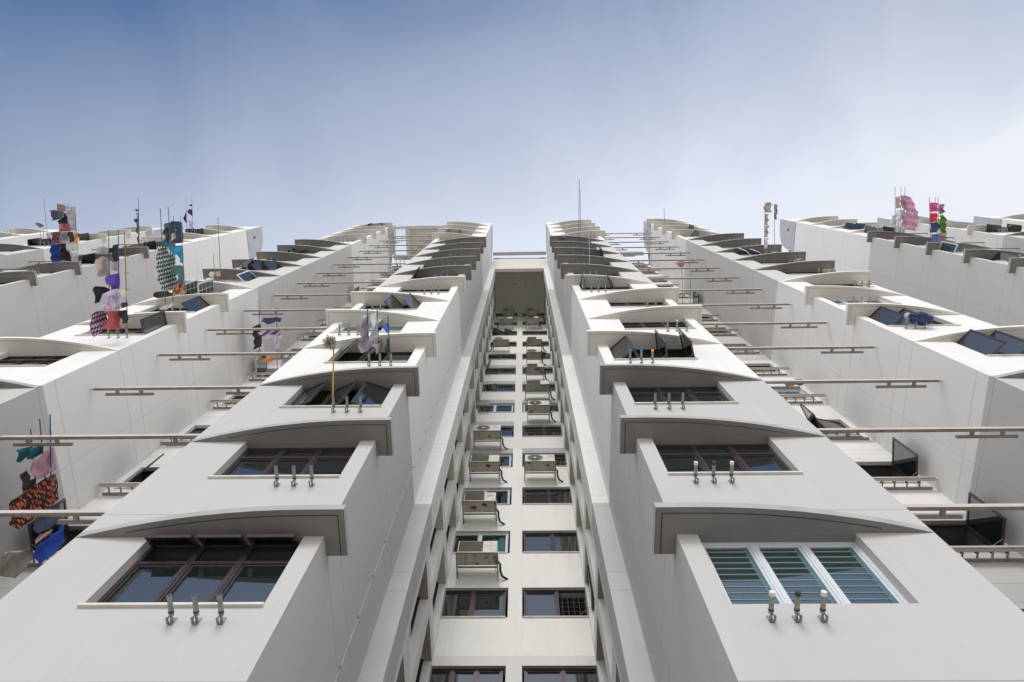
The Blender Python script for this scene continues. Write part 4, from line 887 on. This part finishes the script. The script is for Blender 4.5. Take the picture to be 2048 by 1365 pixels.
cloth('shirt', 'pink and green shirt at the top of the biggest cluster', 'multi', -21.042, [(1.307, 32.355), (1.345, 32.756), (1.403, 32.919), (1.682, 32.868), (1.660, 32.518), (1.549, 32.323)], 32.230)
cloth('shirt', 'black shirt below the pink and green one', 'black', -20.633, [(1.708, 32.168), (1.718, 32.317), (2.074, 32.270), (2.173, 32.268), (2.153, 31.625), (2.025, 31.635), (1.951, 31.927)], 32.230)
cloth('shirt', 'slate grey shirt blown out to the left of the cluster', 'slate', -21.042, [(1.563, 31.759), (1.543, 32.103), (1.627, 32.527), (1.744, 32.800), (1.970, 32.483), (2.010, 31.853), (1.747, 31.877)], 32.230)
cloth('sheet', 'light grey sheet at the upper right of the cluster', 'greysheet', -20.312, [(1.386, 31.824), (1.454, 32.464), (2.087, 32.377), (2.507, 32.277), (2.470, 32.055), (2.077, 31.833), (1.688, 31.790)], 32.230)
cloth('cloth', 'red and white flowered cloth in the cluster', 'redfl', -20.633, [(2.247, 31.599), (2.133, 31.778), (2.203, 32.568), (2.461, 32.549), (2.523, 32.325), (2.485, 31.656), (2.389, 31.560)], 32.230)
cloth('cloth', 'dark red flowered cloth at the left of the cluster', 'redfl2', -21.042, [(2.529, 31.565), (2.501, 31.791), (2.541, 32.225), (2.788, 32.207), (3.024, 32.092), (3.008, 31.651), (2.946, 31.523), (2.732, 31.654)], 32.230)
cloth('cloth', 'mottled black and white cloth in the cluster', 'greyk', -20.633, [(2.494, 31.653), (2.551, 32.164), (2.919, 32.139), (2.901, 31.665), (2.733, 31.612)], 32.230)
cloth('shirt', 'black shirt left of the orange cloth', 'black', -20.312, [(2.500, 31.666), (2.552, 32.048), (3.000, 31.934), (2.946, 31.669)], 32.230)
cloth('cloth', 'small orange cloth at the right of the cluster', 'orange', -20.312, [(2.569, 32.053), (2.593, 32.311), (3.014, 32.215), (3.003, 31.959)], 32.230)
cloth('cloth', 'grey and cream mottled cloth in the cluster', 'mottle', -20.312, [(3.055, 31.389), (3.045, 31.896), (3.114, 32.219), (3.358, 32.163), (3.363, 31.605), (3.277, 31.352)], 32.230)
cloth('sheet', 'bright blue sheet at the lower left of the cluster', 'bluec', -21.042, [(3.012, 31.384), (3.058, 32.008), (3.443, 32.127), (3.889, 31.954), (3.803, 31.287), (3.446, 31.347)], 32.230)
cloth('shirt', 'black shirt over the bright blue sheet', 'black', -20.633, [(3.004, 31.415), (3.042, 31.902), (3.255, 31.893), (3.539, 32.045), (3.858, 32.060), (3.636, 31.022), (3.471, 31.116), (3.365, 31.438)], 32.230)
cloth('cloth', 'grey cloth at the bottom right of the cluster', 'greysheet', -20.312, [(3.420, 31.589), (3.456, 32.146), (3.844, 32.049), (3.802, 31.611)], 32.230)
cloth('sock', 'teal sock at the top of the lone pole', 'tealc', -20.558, [(1.862, 37.692), (1.893, 38.021), (2.014, 37.987), (1.977, 37.695)], 37.830)
cloth('sock', 'dark sock below the teal one on the lone pole', 'black', -20.558, [(2.063, 37.670), (2.098, 37.971), (2.319, 37.924), (2.325, 37.738), (2.179, 37.849)], 37.830)
cloth('cloth', 'dark blue cloth on the lone pole', 'navyc', -20.558, [(2.396, 37.404), (2.344, 37.627), (2.376, 37.908), (2.565, 37.855), (2.578, 37.527)], 37.830)
cloth('trousers', 'long grey trousers hanging down the lone pole', 'darkgrey', -20.558, [(2.602, 37.590), (2.585, 37.864), (3.803, 37.581), (3.787, 37.436), (3.475, 37.431), (3.183, 37.605), (3.092, 37.468)], 37.830)
cloth('cloth', 'small brown garment at the far left against the sky', 'brownc', -27.823, [(2.674, 40.191), (2.699, 40.498), (2.875, 40.818), (2.924, 40.792), (2.950, 40.368), (2.841, 40.307), (2.810, 40.178)], 40.630)
cloth('sock', 'tiny black sock near the top of the right pole of the pair', 'black', -21.697, [(2.038, 45.978), (2.050, 46.397), (2.190, 46.357), (2.164, 46.143)], 46.230)
cloth('shirt', 'small black shirt on the right pole of the pair', 'black', -21.697, [(2.462, 45.660), (2.329, 45.996), (2.378, 46.345), (2.799, 46.266), (2.748, 46.078), (2.596, 45.920), (2.525, 45.544)], 46.230)
cloth('shirt', 'small black garment on the left pole of the pair', 'black', -22.092, [(2.819, 45.829), (2.566, 46.266), (3.241, 46.096), (3.154, 45.902), (2.961, 45.838)], 46.230)
cloth('towel', 'lilac towel under the small black shirt', 'lilac', -21.697, [(3.019, 45.602), (3.079, 46.208), (3.671, 46.061), (3.568, 45.696)], 46.230)
cloth('cloth', 'beige cloth at the top of the pale column', 'beige', 10.772, [(1.939, 32.577), (1.709, 32.271), (1.661, 31.676), (2.104, 31.627), (2.139, 32.352)], 32.230)
cloth('cloth', 'beige pink square, second from the top of the pale column', 'pinkbe', 10.772, [(2.211, 32.336), (2.182, 31.902), (2.648, 31.832), (2.683, 32.248)], 32.230)
cloth('cloth', 'beige pink square, third from the top of the pale column', 'pinkbe', 10.772, [(2.708, 32.260), (2.672, 31.827), (3.156, 31.735), (3.217, 32.164)], 32.230)
cloth('cloth', 'whitish square at the bottom of the pale column', 'lavw', 10.772, [(3.247, 32.157), (3.215, 31.722), (3.651, 31.624), (3.741, 32.082)], 32.230)
cloth('cloth', 'grey lilac cloth at the top of the golden pole', 'lilacg', 11.210, [(1.798, 32.466), (1.780, 32.113), (2.098, 32.092), (2.099, 32.398)], 32.230)
cloth('cloth', 'grey lilac cloth just below the top one on the golden pole', 'lilacg', 11.210, [(2.124, 32.392), (2.089, 32.043), (2.431, 32.084), (2.474, 32.330)], 32.230)
cloth('cloth', 'dusty pink cloth left of the big pink sheet', 'pinkbe', 20.963, [(1.997, 40.739), (1.905, 40.273), (2.549, 40.136), (2.616, 40.577)], 40.630)
cloth('cloth', 'long white cloth left of the big pink sheet', 'whitec', 20.963, [(2.696, 40.558), (2.639, 40.100), (3.478, 39.916), (3.553, 40.325)], 40.630)
cloth('cloth', 'cream cloth against the big pink sheet', 'cream', 21.278, [(2.682, 40.601), (2.638, 40.197), (3.189, 40.030), (3.284, 40.474)], 40.630)
cloth('sheet', 'big pink bed sheet billowing at the upper right', 'pinksheet', 21.278, [(1.902, 40.755), (1.876, 40.415), (1.921, 39.962), (2.146, 39.548), (2.445, 39.264), (2.736, 38.928), (3.001, 38.816), (3.318, 38.880), (3.699, 38.966), (3.717, 39.391), (3.723, 39.903), (3.446, 40.458), (3.265, 40.236), (3.006, 39.999), (2.695, 40.147), (2.556, 40.517), (2.327, 40.761)], 40.630)
cloth('shirt', 'magenta shirt on the right tower pole trio', 'magenta', 19.688, [(1.986, 35.266), (2.001, 35.009), (1.970, 34.613), (2.254, 34.505), (2.352, 34.423), (2.400, 34.913), (2.464, 35.091)], 35.030)
cloth('cloth', 'bright red cloth under the magenta shirt', 'redc', 19.688, [(2.482, 35.105), (2.443, 34.518), (2.797, 34.416), (2.878, 34.800), (2.882, 34.980)], 35.030)
cloth('shirt', 'dark navy shirt under the bright red cloth', 'navyc', 19.688, [(2.943, 34.953), (2.876, 34.327), (3.006, 34.036), (3.128, 34.267), (3.319, 34.280), (3.405, 34.825)], 35.030)
cloth('cloth', 'blue cloth under the dark navy shirt', 'bluej', 19.688, [(3.471, 34.779), (3.402, 34.173), (3.757, 34.070), (3.828, 34.664)], 35.030)
cloth('cloth', 'beige brown cloth right of the magenta shirt', 'beigebr', 20.105, [(2.075, 35.196), (2.042, 34.764), (2.276, 34.766), (2.374, 34.673), (2.520, 34.795), (2.533, 34.998), (2.402, 35.118)], 35.030)
cloth('shirt', 'bright green shirt right of the dark navy shirt', 'green', 20.105, [(2.585, 34.985), (2.535, 34.763), (2.669, 34.470), (2.971, 34.370), (3.280, 34.353), (3.611, 34.205), (3.675, 34.316), (3.358, 34.450), (3.356, 34.801), (2.984, 34.949), (2.771, 34.911)], 35.030)
cloth('towel', 'pink towel right of the blue cloth', 'pinkw2', 19.996, [(3.380, 34.700), (3.353, 34.223), (3.755, 34.104), (3.816, 34.579)], 35.030)
cloth('shirt', 'dark teal crumpled shirt at the left edge', 'tealc', -9.056, [(4.726, 12.579), (4.789, 12.841), (4.825, 12.984), (4.883, 12.968), (4.959, 12.845), (4.999, 12.650), (4.955, 12.581), (4.835, 12.597)], 12.980)
cloth('cloth', 'dark teal cloth beside the crumpled shirt', 'tealc', -8.850, [(4.714, 12.636), (4.805, 12.976), (4.942, 12.949), (4.943, 12.680), (4.913, 12.581)], 12.980)
cloth('shirt', 'dusty pink shirt over a beam at the left edge', 'pinkshirt', -8.716, [(4.868, 12.440), (4.875, 12.511), (4.860, 13.042), (4.994, 13.034), (5.172, 13.021), (5.305, 12.992), (5.270, 12.726), (5.269, 12.537), (5.148, 12.419), (4.993, 12.412)], 12.980)
cloth('cloth', 'brown crumpled clothes below the teal ones', 'brownd', -8.850, [(5.072, 12.316), (5.069, 12.496), (5.206, 12.541), (5.320, 12.460), (5.302, 12.633), (5.435, 12.586), (5.431, 12.315), (5.328, 12.272), (5.233, 12.336)], 12.980)
cloth('blanket', 'red, orange and black patterned blanket', 'patchw', -8.716, [(5.483, 11.804), (5.349, 11.877), (5.363, 12.545), (5.352, 12.979), (5.572, 12.966), (5.867, 12.911), (5.853, 12.583), (5.863, 12.174), (5.881, 11.849), (5.679, 11.714)], 12.980)
cloth('trousers', 'navy trousers under the patterned blanket', 'navyg', -8.716, [(6.051, 12.188), (5.866, 12.510), (5.919, 12.933), (6.244, 12.855), (6.263, 12.648), (6.221, 12.413), (6.146, 12.195)], 12.980)
cloth('shirt', 'pink striped shirt above the blue cloth', 'pinkst', -8.716, [(6.253, 12.133), (6.237, 12.305), (6.321, 12.632), (6.403, 12.610), (6.381, 12.369), (6.368, 12.151)], 12.980)
cloth('cloth', 'deep blue cloth at the left edge', 'blued', -8.716, [(6.373, 12.116), (6.449, 12.597), (6.366, 12.877), (6.418, 12.919), (6.714, 12.857), (6.729, 12.520), (6.741, 12.116), (6.520, 12.099)], 12.980)
cloth('cloth', 'greyish beige cloth swept to the left edge', 'beigeg', -8.850, [(6.368, 11.500), (6.273, 11.706), (6.334, 11.907), (6.505, 12.268), (6.613, 12.249), (6.675, 11.974), (6.721, 11.707), (6.551, 11.510), (6.496, 11.465)], 12.980)
cloth('towel', 'dark brown towel on the long red pole', 'brownd2', -9.132, [(5.083, 23.475), (5.108, 24.243), (5.261, 24.272), (5.580, 24.229), (5.907, 24.122), (5.837, 23.470), (5.491, 23.512)], 24.180)
cloth('cloth', 'beige cloth under the dark brown towel', 'beige', -9.132, [(5.956, 23.611), (5.983, 24.051), (6.086, 24.082), (6.446, 24.009), (6.403, 23.659)], 24.180)
cloth('shirt', 'black shirt blown flat in the left gap', 'navyc', -8.524, [(4.742, 22.743), (4.648, 23.057), (4.757, 23.500), (4.892, 24.211), (5.034, 24.696), (5.125, 24.469), (5.006, 24.049), (4.962, 23.440), (4.896, 23.191), (4.785, 23.076)], 24.180)
cloth('shirt', 'pink and navy striped shirt in the left gap', 'stripep', -8.524, [(4.975, 22.441), (5.266, 24.362), (5.481, 24.566), (5.563, 24.276), (5.248, 23.237), (5.182, 22.616), (5.074, 22.535)], 24.180)
cloth('shirt', 'white shirt in the left gap', 'whitelav', -8.524, [(5.370, 22.965), (5.262, 23.114), (5.641, 24.587), (5.710, 24.432), (5.682, 24.228), (5.982, 24.154), (5.914, 23.753), (5.590, 23.690)], 24.180)
cloth('cloth', 'bright orange cloth in the left gap', 'orange', -8.524, [(5.994, 22.553), (5.962, 23.030), (6.281, 24.199), (6.301, 24.061), (6.224, 23.505), (6.240, 23.438), (6.056, 22.767)], 24.180)

bundle('jacket', 'dark navy padded jacket bunched on pole holders under two opened sashes', 'navyc', 9.93, 3.84, 18.30, 0.27, 0.15, 0.15)
bundle('cloth', 'small whitish cloth tucked beside the dark navy padded jacket', 'whitelav', 9.68, 3.80, 18.42, 0.08, 0.07, 0.07)
bundle('cloth', 'beige cloth bunched on a window sill under the taller row of grey canopies, upper one', 'beige', 11.3, 3.93, 29.50, 0.20, 0.07, 0.05)
bundle('cloth', 'beige cloth bunched on a window sill beneath the lowest grey canopy of its tower', 'beige', 11.35, 3.93, 26.70, 0.20, 0.07, 0.05)
bundle('rope_mop', 'cream rope mop lying along a sill under the cream canopy', 'cream', 11.3, 3.93, 23.88, 0.26, 0.05, 0.04)
bundle('bag', 'round pale patterned bag hanging on a beam in the right gap', 'pinkst', 7.43, 4.55, 33.60, 0.19, 0.14, 0.20)
bundle('cloth', 'orange cloth thrown over a wall rack in the right gap', 'orange', 8.40, 6.80, 22.15, 0.16, 0.10, 0.08)
bundle('cloth', 'blue cloth thrown over a wall rack beside the orange one', 'bluej', 8.66, 6.72, 22.05, 0.14, 0.10, 0.12)
